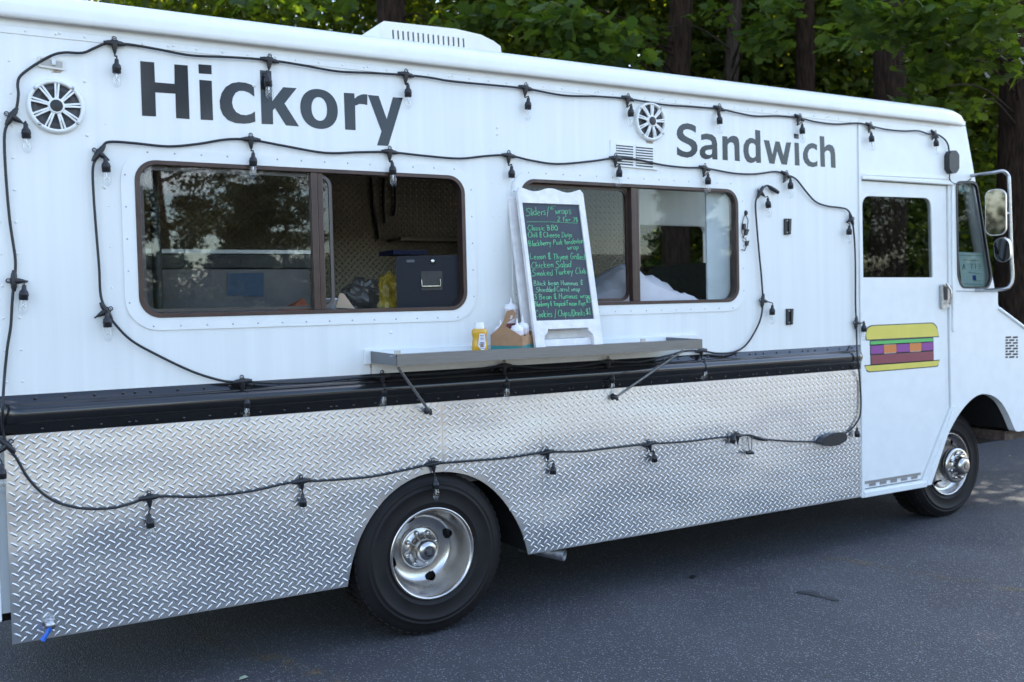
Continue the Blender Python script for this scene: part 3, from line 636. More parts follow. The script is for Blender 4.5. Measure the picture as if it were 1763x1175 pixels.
# marker light base
mk = MB().prism(rpoly([S(64, 97), S(111, 105), S(111, 123), S(65, 116)], .008), -.014, 0).build('marker_light', PLASTICW, truck, bevel=.003)
MB().prism(rpoly([S(68, 101), S(107, 108), S(107, 119), S(69, 113)], .005), -.0155, -.0142).build('lens_recess', mat('beige_recess', (.42, .41, .38), .5), mk)
MB().box(*[S(88, 110)[0], S(95, 110)[0]], -.022, -.0157, S(88, 114)[1], S(88, 105)[1]).build('bulb_socket', GALV, mk)
# wall vent above the second window
vb = MB().prism([S(1050, 240), S(1136, 250), S(1132, 293), S(1054, 282)] if False else [S(1050, 285), S(1131, 292), S(1131, 249), S(1050, 241)], -.004, 0).build('wall_vent', WHITE2, truck, bevel=.002)
for i in range(8):
    v0 = 250+i*4.45
    for (a, b, sl_) in ((1060, 1089, 0), (1094, 1123, 3.3)):
        x0, z0 = S(a, v0+sl_); x1, z1 = S(b, v0+sl_+2.6)
        MB().prism([(x0, z0-.006), (x1, z1-.006), (x1, z1), (x0, z0)], -.0062, -.0042).build('louvre_slot', BLACKP, vb)
        MB().prism([(x0, z0-.0005), (x1, z1-.0005), (x1, z1+.006), (x0, z0+.006)], -.009, -.0042).build('louvre_blade', WHITE2, vb)
MB().prism([S(1054, 286), S(1131, 293.5), S(1131, 292), S(1054, 284.5)], -.012, 0).build('drip_strip', WHITE2, truck)
# black hinges and hooks on the wall
for (u, v) in ((1354, 391), (1357.5, 546)):
    q = [S(u-5, v+14), S(u+5.5, v+13), S(u+6.5, v-14), S(u-5, v-14)]
    hg = MB().prism(q, -.012, 0).build('hinge', BLACKP, truck, bevel=.002)
    MB().tube([P(u+5, v+13, -.016), P(u+5, v-13, -.016)], .006, 8).build('hinge_pin', BLACKP, hg)
    nb = MB()
    for dv in (-10, 10): nb.disc((*[S(u-1, v+dv)[0]], -.012, S(u-1, v+dv)[1]), .006, .004, 8)
    nb.build('hinge_bolts', GALV, hg)
bh = MB().disc((S(1283, 367)[0], 0, S(1283, 367)[1]), .016, .012, 12).build('hook_base', BLACKP, truck)
MB().tube([P(1282, 370, -.012), P(1278, 385, -.012), P(1277, 400, -.012), P(1280, 408, -.015), P(1286, 398, -.012), P(1288, 380, -.012), P(1284, 370, -.012)], .0025, 6).build('hook_loop', BLACKP, bh)
MB().prism([S(1276, 396), S(1280, 396), S(1280, 386), S(1276, 386)], -.02, -.006).build('hook_clip', BLACKP, bh); MB().prism([S(1279, 404), S(1282, 406), S(1286, 396), S(1280, 395)], -.02, -.006).build('hook_clip', BLACKP, bh)
h2 = MB().prism([S(1277, 415), S(1283, 418), S(1283, 409), S(1278, 407)], -.012, 0).build('hook_base', GALV, truck)
MB().tube([P(1277, 430, -.012), P(1282, 432, -.012), P(1286, 422, -.012), P(1284, 412, -.012), P(1278, 408, -.012)], .0025, 6).build('hook_loop', BLACKP, h2); MB().prism([S(1281, 424), S(1284, 424), S(1286, 415), S(1281, 416)], -.02, -.006).build('hook_clip', BLACKP, h2)

# roof air conditioner
ay0, ay1 = .85, 1.65
acx = lambda u, v: S(u, v, ay0)
prof_ac = [acx(653, 76), acx(655, 40), acx(661, 36.5), acx(720, 43), acx(785, 50), acx(828, 60), acx(850, 71), acx(862, 80), acx(867, 95)]
prof_ac = [(x, z) for x, z in prof_ac]; prof_ac[0] = (prof_ac[0][0], 2.80); prof_ac[-1] = (prof_ac[-1][0]+.01, 2.80)
slots = []
for i in range(15):
    u = 676+i*8.66; v0, v1 = 51.5+i*1.04, 66.5+i*1.06
    a, b, c, d = acx(u, v1+.5), acx(u+3, v1+.8), acx(u+2.2, v0+.4), acx(u-.8, v0); slots.append([a, b, c, d])
ac = MB().prism(prof_ac[::-1] if False else prof_ac, ay0, ay0+.012, slots).build('air_conditioner', PLASTICW, truck)
n = len(prof_ac); sh = MB()
sh.add([(x, y, z) for y in (ay0+.0121, ay1) for x, z in prof_ac], [(k, k+1, n+k+1, n+k) for k in range(n-1)]); sh.prism(prof_ac, ay1, ay1+.01)
sh.build('cover', PLASTICW, ac)
xk = prof_ac[0][0]; MB().box(xk+.02, prof_ac[-1][0]-.05, ay0+.03, ay1-.02, 2.78, 2.98).build('condenser_core', DARK, ac)
rs = MB()
for i in range(12): rs.box(xk-.002, xk+.001, ay0+.10+i*.05, ay0+.125+i*.05, 2.88, 3.02)
rs.build('end_slots', BLACKP, ac)

# shelf
SZ, SY = 1.347, -.30
sx0, sx1 = -.294, 1.40
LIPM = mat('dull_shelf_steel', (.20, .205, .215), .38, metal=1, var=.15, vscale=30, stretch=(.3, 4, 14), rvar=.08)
shelf = MB().box(sx0, sx1, SY+.002, -.004, SZ-.016, SZ-.012).build('serving_shelf', STEEL, truck)
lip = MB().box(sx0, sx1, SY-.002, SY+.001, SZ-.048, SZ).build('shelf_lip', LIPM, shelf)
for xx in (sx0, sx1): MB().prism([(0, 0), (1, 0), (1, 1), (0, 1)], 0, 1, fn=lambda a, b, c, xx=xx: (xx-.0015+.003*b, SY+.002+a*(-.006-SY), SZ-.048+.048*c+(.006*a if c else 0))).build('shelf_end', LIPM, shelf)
MB().box(sx0-.03, sx1+.22, -.016, -.001, SZ-.052, SZ+.012).build('shelf_back_board', WHITE2, shelf, bevel=.002)
MB().box(sx0+.01, sx1+.10, -.024, -.0165, SZ-.05, SZ-.02).build('shelf_angle', STEEL, shelf)
for (u, v) in ((683, 605), (1105, 580)):
    hx, hz = S(u, v, -.28); hb = MB().box(hx-.014, hx+.014, -.292, -.286, SZ-.01, SZ+.016).box(hx-.020, hx+.020, -.286, -.250, SZ-.011, SZ-.006)
    ho = hb.build('latch_plate', GALV, shelf, bevel=.001)
for (a, b) in (((686, 634), (739, 708)), ((1176, 604), (1060, 684))):
    p0, p1 = P(*a, y=-.27), P(*b, y=-.03)
    br = MB().tube([p0, p1], .0065, 8); bo = br.build('shelf_brace', GALV, shelf)
    MB().lathe([(.016, 0), (.018, .004), (.010, .010), (.010, .026), (.014, .027), (.012, .036), (0, .037)], (p1[0], -.003, p1[2]), (0, -1, 0), 10).tube([p1, p1+np.array([.004, -.012, -.016])], .008, 6).build('brace_foot', mat('dark_zinc', (.08, .08, .085), .4, metal=.8), shelf)

# mirror
mr = bpy.data.objects.new('door_mirror', None); COL.objects.link(mr); mr.parent = truck; mr.location = Vector((4.05, -.1, 1.9))-truck.location
pth = [P(1672, 303, .0), P(1690, 300, -.08), P(1712, 297, -.16), P(1726, 295, -.20), P(1735, 302, -.215), P(1737, 315, -.22), P(1739, 380, -.22), P(1741, 440, -.22), P(1743, 478, -.22), P(1738, 493, -.21), P(1727, 498, -.18), P(1700, 500, -.07), P(1680, 500, .0)]
MB().tube(catmull(pth, 5), .012, 10).build('mirror_bracket', GALV, mr)
MIR = mat('mirror_glass', (.12, .13, .135), .03, metal=1)
def mirror_head(cu, cv, hw, hh, rnd, nrm, back):
    c = P(cu, cv, -.21); n = Vector(nrm).normalized(); rx_ = Vector((0, 0, 1)).cross(n).normalized(); uz = n.cross(rx_)
    loop = rrect(-hw, hw, -hh, hh, rnd, 6)
    f = lambda a, y, b: tuple(Vector(c)+rx_*a+uz*b-n*y)
    MB().prism(loop, .0, .035, fn=f).build('mirror_shell', back, mr, bevel=.006)
    lp = [(a*.93, b*.96) for a, b in loop]; MB().prism(lp, -.003, -.0004, fn=f).build('mirror_glass', MIR, mr)
mirror_head(1714, 366, .062, .150, .045, (-.90, -.43, -.03), GALV); mirror_head(1725, 431, .050, .080, .049, (-.90, -.22, -.22), GALV)
MB().tube([P(1723, 368, -.20), P(1739, 368, -.22)], .012, 8).build('mirror_clamp', GALV, mr)
MB().tube([P(1731, 440, -.20), P(1741, 440, -.22)], .010, 8).build('mirror_clamp', GALV, mr)
tag(rv.build('rivets', WHITE2, truck), kind='stuff')

# ------------------------------------------------------------------ string lights
bulb_me = MB().lathe([(.0115, 0), (.0125, -.008), (.0155, -.020), (.0170, -.034), (.0165, -.046), (.0125, -.057), (.006, -.062), (0, -.063)], (0, 0, 0), (0, 0, 1), 14).mesh('bulb', BULBG)
FIL = mat('filament_support', (.6, .62, .64), .25, metal=.7)
fil_me = MB().tube([(0, 0, .002), (0, 0, -.026)], .0032, 6).tube([(-.006, 0, -.026), (.006, 0, -.042), (-.006, 0, -.042), (.006, 0, -.026)], .0011, 4).mesh('filament', FIL)
SOCK = [(.0, .046), (.0065, .045), (.008, .040), (.0085, .030), (.0105, .026), (.0155, .020), (.0165, .012), (.0175, .0105), (.0175, .0075), (.0165, .006), (.0162, -.010), (.0135, -.012), (.0, -.012)]
def conn_mesh():
    m = MB(); m.tube([(-.040, 0, 0), (-.033, 0, 0), (-.024, 0, 0), (0, 0, 0), (.024, 0, 0), (.033, 0, 0), (.040, 0, 0)], [.0065, .0075, .0105, .0115, .0105, .0075, .0065], 10)
    m.tube([(0, 0, -.004), (0, 0, -.016), (0, 0, -.030), (0, 0, -.040)], [.0125, .011, .0075, .004], 10)
    m.box(-.0125, .0125, -.006, .006, .006, .013)
    return m.mesh('connector', BLACKP)
CONN = conn_mesh()
ringm = MB(); ringm.tube([(.0075*math.cos(t), 0, .019+.0075*math.sin(t)) for t in np.linspace(0, 2*math.pi, 13)], .002, 6, caps=False)
EYE_ME = ringm.mesh('mount_loop', BLACKP)
hook_me = MB().disc((0, -.004, .020), .005, .004, 8).mesh('mount_screw', GALV)
def wall_y(u, v):
    x, z = S(u, v)
    if 1.10 < z < 1.249 and x < 2.93: return -.058 if 1.14 < z < 1.215 else -.020
    return -.016
def string(label, segs, fixtures, group='outdoor string lights on the truck'):
    x0, z0 = S(*fixtures[len(fixtures)//2][0])
    t = thing('string_light', label, 'string lights', (x0, -.016, z0), group)
    pts = []
    for q in segs:
        u, v = q[0], q[1]; y = q[2] if len(q) > 2 else wall_y(u, v); pts.append(P(u, v, y))
    pts = [p+np.array([random.uniform(-.0012, .0012), random.uniform(-.004, .001), random.uniform(-.0022, .0022)]) for p in pts]
    MB().tube(catmull(pts, 5), .0052, 8).build('cord', CORD, t)
    for f in fixtures:
        (u, v), (bu, bv), ang = f[0], f[1], f[2]
        y = f[3] if len(f) > 3 else wall_y(u, v)
        tilt = f[4] if len(f) > 4 else random.uniform(-5, 5)
        c = P(u, v, y-.002); a = R(ang)
        cn_ = share(CONN, 'connector', t, c, (0, a, 0)); k = share(EYE_ME, 'mount_loop', cn_, c); k.rotation_euler = (0, 0, 0)
        share(hook_me, 'mount_screw', cn_, c)
        sb = P(bu, bv, y-.014)                        # bottom of the bulb
        tl = R(tilt); dn = np.array([math.sin(tl), 0, -math.cos(tl)])
        st_ = sb-dn*.066                                # socket mouth
        top = st_-dn*.044
        tip = np.array(c)+np.array([-math.sin(a)*.038, 0, -math.cos(a)*.038])
        dirn = np.array([-math.sin(a), 0, -math.cos(a)])
        m = MB().tube(catmull([tip-dirn*.004, tip+dirn*.012*min(1, np.linalg.norm(top-tip)/.03), top-dn*.012*min(1, np.linalg.norm(top-tip)/.03), top+dn*.004], 4), .0030, 6)
        Rm = Matrix.Rotation(-tl, 4, 'Y')
        q = MB().lathe(SOCK, (0, 0, 0), (0, 0, 1), 12)
        m.add([tuple(Rm @ Vector(vv)+Vector(st_)) for vv in q.v], q.f, True)
        so_ = m.build('socket', BLACKP, t, loc=tuple(st_))
        b_ = share(bulb_me, 'bulb', so_, tuple(st_-np.array(dn)*-.004), (0, -tl, 0)); share(fil_me, 'filament', so_, tuple(st_), (0, -tl, 0))
    return t
outer = [(1634, 262), (1631, 248), (1622, 237), (1609, 231), (1598, 231), (1580, 225+1), (1555, 225.5), (1525, 223), (1498, 217.5), (1478, 213), (1440, 213.5), (1405, 210), (1376, 203.5), (1340, 200.5), (1300, 199.5), (1268, 194), (1238, 187.5), (1190, 184.5), (1140, 180), (1081, 170.5), (1030, 167.5), (970, 164), (905, 153), (850, 147.5), (780, 141), (740, 134), (699, 129.5), (640, 126.5), (580, 122.5), (520, 113), (464, 104.5), (400, 100), (330, 96), (270, 86), (226, 77.5), (197, 75), (181, 76), (162, 83.5), (142, 91), (111, 91.8), (89, 97), (60, 113), (36, 131), (30, 145), (31, 163), (29, 185), (20, 201), (10, 222), (8, 250), (11, 310), (17, 380), (25, 440), (26, 465), (24, 484), (21, 520), (19, 560), (12, 600), (8, 650), (5, 700), (5, 740), (12, 767),
         (30, 792), (48, 822), (75, 850), (105, 867), (145, 876), (190, 876), (225, 868), (257, 857), (290, 855), (350, 856), (430, 846), (490, 834), (519, 829), (560, 827), (640, 821), (700, 809), (746, 799), (800, 795.5), (870, 789), (942, 779), (1000, 777), (1060, 771), (1118, 765), (1180, 761), (1230, 755), (1270, 750.5), (1290, 750), (1310, 755.5), (1360, 759.5), (1403, 761)]
ofx = [((1609, 231), (1613, 267), 32), ((1498, 217), (1502, 260), 20), ((1376, 203), (1382, 247), 22), ((1238, 187), (1240, 231), 12), ((1081, 170), (1085, 219), 10), ((905, 152), (908, 208), 8), ((699, 129), (703, 188), 6), ((464, 104), (465, 172), 6), ((197, 75), (201, 151), 0),
       ((20, 201), (47, 264), -60), ((24, 484), (39, 542), -88), ((12, 767), (4, 850), 48), ((257, 857), (262, 932), -2), ((519, 829), (523, 894), -3), ((746, 799), (752, 862), -4), ((942, 779), (951, 836), -6), ((1118, 765), (1129, 813), -12, -.016, 6), ((1270, 750.5), (1256, 780), 0, -.016, -22)]
sA = string('black cord of clear bulbs looping round the outer edge of the truck side', outer, ofx)
pb = MB()
q = [S(1625, 268), S(1629, 261), S(1637, 261), S(1642, 268), S(1642, 292), S(1637, 300), S(1630, 300), S(1625, 292)]
pb.prism(rpoly(q, .01), -.042, -.002); pbo = pb.build('power_box', BLACKP, sA, bevel=.006)
MB().tube(catmull([P(1635, 300, -.02), P(1635, 309, -.02), P(1640, 315, -.02), P(1648, 317, -.02), P(1662, 315, -.01), P(1672, 308, .0)], 4), .004, 6).build('supply_cord', CORD, sA)
MB().tube([P(1298, 752, -.02), P(1304, 754, -.02), P(1314, 757, -.02), P(1322, 757.5, -.02)], [.007, .010, .010, .007], 8).build('end_plug', BLACKP, sA)
m = MB().tube([P(1287, 752, -.02), P(1290, 775, -.03)], .0022, 6).tube([P(1294, 752, -.02), P(1294, 775, -.03)], .0022, 6).tube([P(1285, 780, -.03), P(1291, 779, -.035), P(1297, 780, -.03)], [.010, .013, .008], 8); m.build('plug_cap', BLACKP, sA)
inner = [(1446, 752), (1462, 742), (1472, 731), (1480, 716), (1482.5, 690), (1480, 650), (1476, 615), (1475, 580), (1474, 556), (1472.5, 520), (1472, 470), (1471, 420), (1466, 378), (1459, 362), (1446, 357.5), (1424, 355.5), (1404, 347), (1386, 328), (1370, 308), (1353, 301), (1335, 296), (1300, 299.5), (1262, 299), (1213, 290), (1180, 288.5), (1140, 285), (1095, 274.5), (1060, 273), (1020, 278), (960, 282.5), (915, 277), (876, 268.5), (840, 268), (790, 273), (730, 268), (671, 262), (620, 262), (560, 263.5), (490, 252), (432, 240.5), (390, 240), (340, 249), (290, 253), (230, 247), (190, 245), (177, 251), (168, 268), (160, 290), (161, 340), (166, 400), (170, 460), (174, 510), (183, 536), (196, 556), (225, 585), (270, 612), (330, 640), (375, 655), (400, 658), (417, 657), (470, 660, -.02), (540, 658, -.02), (600, 652, -.02), (658, 648, -.02), (720, 646, -.024), (790, 640, -.024), (868, 630, -.024), (930, 634, -.024), (990, 632, -.024), (1047, 623, -.024), (1100, 624, -.024), (1150, 612, -.024), (1180, 605, -.02), (1207, 604, -.016), (1235, 608, -.016), (1262, 607), (1283, 595), (1300, 570), (1310, 545), (1313, 518), (1311, 480), (1307, 440), (1303, 400), (1301, 355), (1304, 340), (1309, 331), (1316, 322), (1322, 320)]
ifx = [((1474, 556), (1487, 587), -85), ((1466, 378), (1461, 420), 68), ((1353, 301), (1361, 342), 25), ((1213, 290), (1219, 335), 12), ((1060, 273), (1065, 323), 4), ((876, 268.5), (881, 326), 4), ((671, 262), (678, 322), 3), ((432, 240.5), (436, 309), 0), ((170, 264), (185, 321), -55), ((183, 536), (187, 588), 60), ((417, 657), (424, 725), -3, -.02), ((658, 648), (659, 704), 0, -.020), ((868, 630), (873, 688), 0, -.024), ((1047, 623), (1054, 678), 0, -.024), ((1207, 604), (1213, 656), -5, -.018), ((1313, 518), (1329, 559), -80), ((1309, 331), (1324, 375), -55)]
sB = string('black cord of clear bulbs framing the serving windows and crossing the black trim', inner, ifx)
m = MB().prism(rpoly([S(1402, 762), S(1410, 752), S(1424, 745), S(1440, 743), S(1449, 748), S(1448, 757), S(1436, 765), S(1420, 768)], .01), -.045, -.006); m.build('plug_housing', BLACKP, sB, bevel=.006)
MB().tube([P(1322, 320, -.016), P(1326, 323, -.02), P(1334, 328, -.02), P(1340, 332, -.02)], [.005, .011, .013, .010], 8).build('end_plug', BLACKP, sB)
so2 = P(1476, 768, -.03)
m = MB().tube([P(1475, 733, -.02), P(1477, 745, -.03)], .003, 6); q = MB().lathe(SOCK, (0, 0, 0), (0, 0, 1), 12); st2_ = so2+np.array([0, 0, .066]); m.add([tuple(Vector(a)+Vector(st2_)) for a in q.v], q.f, True)
so_ = m.build('socket', BLACKP, sB, loc=tuple(st2_)); share(bulb_me, 'bulb', so_, tuple(st2_))

# ------------------------------------------------------------------ chalkboard
yb, yt = -.245, -.055                               # bottom and top of the board face
bB = P(925, 600, yb); bT = P(890, 330, yt); bR = P(1035, 597.5, yb)
hB = SZ-.012
bz0 = hB; hgt = bT[2]-bz0; xl, xr = bB[0], bR[0]
vt_ = np.array([0, yt-yb, hgt]); LT = np.linalg.norm(vt_); vh = vt_/LT; LT = .815; nn = np.array([0, -vh[2], vh[1]])
P0 = np.array([xl, yb, bz0])
def BF(a, d, b):                                    # a along the width, b up the board, d behind the face
    return tuple(P0+np.array([a+.04*b, 0, 0])+vh*b-nn*d)
def BL(u, v, d=0.0):                                # photo point on the board face
    q = onplane(u, v, P0-nn*d, nn)-P0; b = float(np.dot(q, vh)); return (float(q[0])-.04*b, b)
Wd = xr-xl
board = thing('chalkboard_sign', 'white framed chalkboard menu sign with green writing leaning on the shelf', 'menu sign', tuple(P0))
s_tl, s_tr, s_bl, s_br = BL(900, 349), BL(999, 353), BL(923, 552), BL(1022, 550)
i0, i1 = (s_tl[0]+s_bl[0])/2, (s_tr[0]+s_br[0])/2; j0, j1 = (s_bl[1]+s_br[1])/2, (s_tl[1]+s_tr[1])/2
o0, o1 = BL(890, 335)[0]*.5+BL(925, 600)[0]*.5, BL(1006, 338)[0]*.5+BL(1038, 597)[0]*.5
tops = [(o0, LT-.03)]
tw_ = lambda s: LT-.012-.020*(.5-.5*math.cos(2*math.pi*s*2.0+0.0))*1.0
top_pts = [(o1-(o1-o0)*s, tw_(s) - (.02 if s in (0, 1) else 0)) for s in np.linspace(0, 1, 25)]
hb0 = j0-.042; rc = .055
bottom = [(o0, 0), (o0+.052, 0), (o0+.052, .045), (o0+.054, .062), (o0+.066, .072), (o0+.074, .080), (o0+.076, hb0), (o1-.076, hb0), (o1-.074, .080), (o1-.066, .072), (o1-.054, .062), (o1-.052, .045), (o1-.052, 0), (o1, 0)]
fr_ = MB().prism(bottom+[(o1, LT-.04)]+top_pts+[(o0, LT-.04)], 0, .020, [[(i0, j0), (i1, j0), (i1, j1), (i0, j1)]], fn=BF)
fr_.build('frame', OLDWHITE, board, bevel=.002)
MB().prism([(o0+.045, .016), (o1-.045, .016), (o1-.045, .050), (o0+.045, .050)], .024, .036, fn=BF).build('lower_rail', OLDWHITE, board, bevel=.002)
SLATE = mat('chalk_slate', (.050, .058, .074), .75, var=.12, vscale=9)
MB().prism([(i0-.004, j0-.004), (i1+.004, j0-.004), (i1+.004, j1+.004), (i0-.004, j1+.004)], .008, .014, fn=BF).build('slate', SLATE, board)
# rear leaf, almost closed, one edge in view
def BF2(a, d, b): return BF(a-.012-(.012)*b/LT, d+.050+.02*(1-b/LT), b)
MB().prism([(o0, .0), (o0+.05, .0), (o0+.05, .06), (o1-.05, .06), (o1-.05, 0), (o1, 0), (o1, LT-.05), (o0, LT-.05)], 0, .018, [[(o0+.05, .12), (o1-.05, .12), (o1-.05, LT-.1), (o0+.05, LT-.1)]], fn=BF2).build('rear_leaf', OLDWHITE, board, bevel=.002)
MB().prism([(o0+.05, .12), (o1-.05, .12), (o1-.05, LT-.1), (o0+.05, LT-.1)], .004, .012, fn=BF2).build('rear_slate', SLATE, board)
CH = {  # single stroke hand lettering, unit cap height
'S':['.55,.9 .35,1 .1,.9 .08,.7 .4,.5 .5,.3 .4,.05 .1,0 -.1,.08'],'l':['.1,1 .1,0'],'i':['.1,.55 .1,0','.1,.75 .12,.8'],'d':['.4,.45 .15,.5 .02,.25 .15,0 .38,.12','.42,1 .4,0'],'e':['.04,.28 .36,.32 .3,.5 .12,.5 .02,.25 .14,.02 .36,.06'],
'r':['.04,.52 .08,0','.07,.34 .2,.52 .34,.48'],'s':['.32,.5 .1,.5 .08,.32 .3,.22 .26,.02 .02,.02'],'/':['.35,1.1 0,-.2'],'6':['.3,1 .06,.6 .06,.1 .3,.02 .4,.25 .25,.45 .08,.3'],'"':['.05,1 .03,.78','.2,1 .18,.78'],
'w':['.0,.5 .1,0 .24,.4 .36,0 .5,.52'],'a':['.36,.45 .14,.5 .02,.22 .14,0 .34,.14 .38,.5','.38,.5 .4,0'],'p':['.04,.5 .06,-.35','.05,.4 .25,.52 .38,.3 .24,.05 .07,.1'],'2':['.02,.8 .2,1 .38,.8 .28,.5 .0,.0 .45,.05'],'f':['.4,.95 .2,1 .14,.8 .14,0','0,.52 .34,.54'],
'o':['.2,.5 .02,.26 .16,0 .36,.2 .2,.5'],'7':['.0,.95 .42,1 .16,0'],'$':['.4,.8 .1,.82 .1,.55 .38,.42 .34,.12 .02,.14','.26,1.05 .2,-.1'],'C':['.52,.85 .3,1 .04,.6 .06,.15 .3,0 .54,.12'],'B':['.06,1 .06,0','.06,1 .38,.9 .34,.58 .08,.52','.08,.52 .44,.42 .4,.06 .06,0'],'Q':['.3,1 .04,.6 .1,.08 .4,.02 .56,.5 .3,1','.36,.25 .6,-.05'],
'h':['.06,1 .06,0','.07,.3 .24,.5 .36,.36 .38,0'],'&':['.44,.9 .1,.9 .1,.55 .4,.5 .1,.45 .08,.08 .45,.08','.27,1.1 .25,-.08'],'D':['.08,1 .08,0','.0,.98 .4,.9 .54,.5 .4,.08 .0,.0'],'g':['.36,.48 .12,.5 .04,.26 .2,.08 .36,.3','.38,.5 .36,-.3 .1,-.35'],'k':['.06,1 .06,0','.36,.55 .08,.26 .4,0'],'K':['.06,1 .06,0','.46,1 .08,.45 .5,0'],
'c':['.36,.45 .14,.5 .02,.24 .16,.0 .38,.06'],'b':['.06,1 .06,0','.06,.34 .26,.5 .38,.26 .24,0 .06,.08'],'y':['.02,.5 .18,.1','.4,.52 .1,-.4'],'P':['.08,1 .06,0','.06,1 .42,.9 .4,.56 .08,.48'],'t':['.18,.9 .16,.05 .3,.02','.02,.56 .34,.6'],'n':['.04,.5 .06,0','.06,.34 .22,.5 .34,.4 .36,0'],'L':['.08,1 .04,.04 .46,.08'],'m':['.04,.5 .05,0','.05,.34 .18,.5 .26,.38 .27,0','.27,.34 .4,.5 .5,.38 .52,0'],
'T':['.0,.96 .56,1','.28,.98 .26,0'],'G':['.52,.85 .28,1 .04,.55 .12,.06 .42,.04 .5,.4','.28,.42 .58,.44'],'u':['.04,.5 .06,.1 .24,.02 .36,.5','.36,.5 .4,0'],'H':['.06,1 .04,0','.46,1 .46,0','.05,.5 .46,.54'],'3':['.04,.92 .36,.95 .16,.56 .4,.4 .3,.04 .0,.06'],'z':['.02,.5 .34,.5 .02,.02 .38,.04'],'F':['.08,1 .05,0','.06,.98 .46,1','.06,.55 .38,.58'],
'x':['.02,.5 .36,0','.36,.5 .02,0'],'1':['.06,.8 .2,1 .18,0','.02,0 .34,.0'],'-':['.03,.5 .07,.52'],'^':['0,.5 .06,.6']}
ADV = {'i':.22,'l':.22,'/':.4,'m':.62,'w':.58,'"':.28,'-':.18,' ':.34,'1':.4,'r':.38,'t':.38}
CHALK = mat('green_chalk', (.17, .58, .29), .85, var=.25, vscale=120)
CHALK2 = mat('pale_green_chalk', (.22, .52, .33), .85, var=.3, vscale=120)
def chalk(txt, u0, v0, u1, v1, hpx, m=CHALK, th=.0016):
    a, b = np.array(BL(u0, v0, .0072)), np.array(BL(u1, v1, .0072)); tot = sum(ADV.get(c, .52 if not c.isupper() else .66) for c in txt)
    hh = (BL(u0, v0-hpx*.86, .0072)[1]-a[1]); mb = MB(); x = 0; L = b-a
    for c in txt:
        ad = ADV.get(c, .52 if not c.isupper() else .66)
        if c != ' ':
            ox = random.uniform(-.03, .03); oy = random.uniform(-.05, .05); sk = random.uniform(.0, .14); sy = random.uniform(.92, 1.08)
            for stx in CH[c]:
                pts = [tuple(map(float, q.split(','))) for q in stx.split()]
                if len(pts) > 2: pts = [tuple(q) for q in catmull([np.array(q) for q in pts], 3)]
                out = []
                for (px_, pz_) in pts:
                    f = (x+(px_+ox+sk*pz_))/tot; q = a+L*f; out.append(BF(q[0], .0072, q[1]+(pz_+oy)*hh*sy))
                mb.tube(out, th*random.uniform(.8, 1.15), 4)
        x += ad
    mb.build('chalk_writing', m, board)
for row in [('Sliders/', 906, 372, 946, 370, 15), ('6"', 947, 361, 957, 360.5, 7), ('wraps', 956, 369, 985, 368.5, 15), ('2 for 7$', 960, 381, 996, 382.5, 9),
            ('-Classic BBQ', 907, 397.4, 961, 397, 11), ('-Chili & Cheese Dogs', 908, 409.4, 986, 408.6, 11), ('-Blackberry Pork tenderloin', 909, 424.5, 1006, 419, 11), ('wrap', 977, 430, 997, 429, 11),
            ('-Lemon & Thyme Grilled', 911, 446.5, 1008, 447, 12), ('Chicken Salad', 915, 462, 984, 460.5, 13), ('-Smoked Turkey Club', 915, 476, 1010, 471, 12)]: chalk(*row)
for row in [('-Black bean Hummus &', 917, 492, 1004, 491, 10), ('Shredded Carrot wrap', 923, 503.5, 999, 501.5, 10)]: chalk(*row, CHALK2, .0018)
for row in [('-3 Bean & Hummus wrap', 918, 516, 1018, 513.5, 11), ('-Blueberry & Tropical Frozen Pops', 919, 528, 1009, 526, 10), ('$3', 1009, 522, 1018, 521, 9), ('Cookies / Chips/Drinks', 922, 546.5, 1009, 543.5, 13), ('$1', 1009, 542, 1018, 541, 12)]: chalk(*row)
a, b = BL(907, 382.4, .0072), BL(995, 384.8, .0072); MB().tube([BF(a[0], .0072, a[1]), BF((a[0]+b[0])/2, .0072, (a[1]+b[1])/2+.003), BF(b[0], .0072, b[1])], .0013, 4).build('chalk_line', CHALK, board)

# ------------------------------------------------------------------ things on the shelf
SF = SZ-.012
def shelf_pt(u, y): x = S(u, 600, y)[0]; return (x, y, SF)
# mustard bottle
mx_, my_, mz_ = shelf_pt(826, -.235)
mus = thing('mustard_bottle', 'yellow mustard squeeze bottle with white cap at the front of the shelf', 'bottle', (mx_, my_, mz_))
k = (S(826, 556, -.235)[1]-mz_)/.150
prof_m = [(0, 0), (.030, 0), (.0335, .004), (.0335, .03), (.032, .05), (.0295, .068), (.0315, .085), (.034, .10), (.0325, .112), (.026, .119), (.019, .122)]
def ell(prof, c, sx_, sy_, k, n=24):
    m = MB(); m.lathe([(r, h) for r, h in prof], (0, 0, 0), (0, 0, 1), n); m.v = [(c[0]+x*sx_*k, c[1]+y*sy_*k, c[2]+z_*k) for x, y, z_ in m.v]; return m
YMUS = mat('mustard_yellow', (.62, .34, .012), .3, var=.08, coat=.3); CAPW = mat('white_plastic_cap', (.78, .78, .78), .35)
ell(prof_m, (mx_, my_, mz_), 1.30, .70, k).build('body', YMUS, mus)
ell([(.0235, .119), (.0235, .138), (.022, .141), (.022, .149), (.020, .151), (0, .151)], (mx_, my_, mz_), 1.15, .85, k).build('cap', CAPW, mus)
LAB = mat('white_label', (.72, .73, .78), .5, var=.05); 
lf_ = lambda x, y, z_: (mx_+x*k, my_+(y-.0235*math.sqrt(max(0, 1-(x/.044)**2)))*k, mz_+z_*k)
lab = MB().prism([(-.016, .024), (-.022, .034), (-.020, .050), (-.013, .094), (.016, .094), (.019, .075), (.018, .05), (.022, .040), (.020, .024), (.012, .012), (-.006, .012)], -.0022, -.001, fn=lf_).build('label', LAB, mus)
lt = MB()
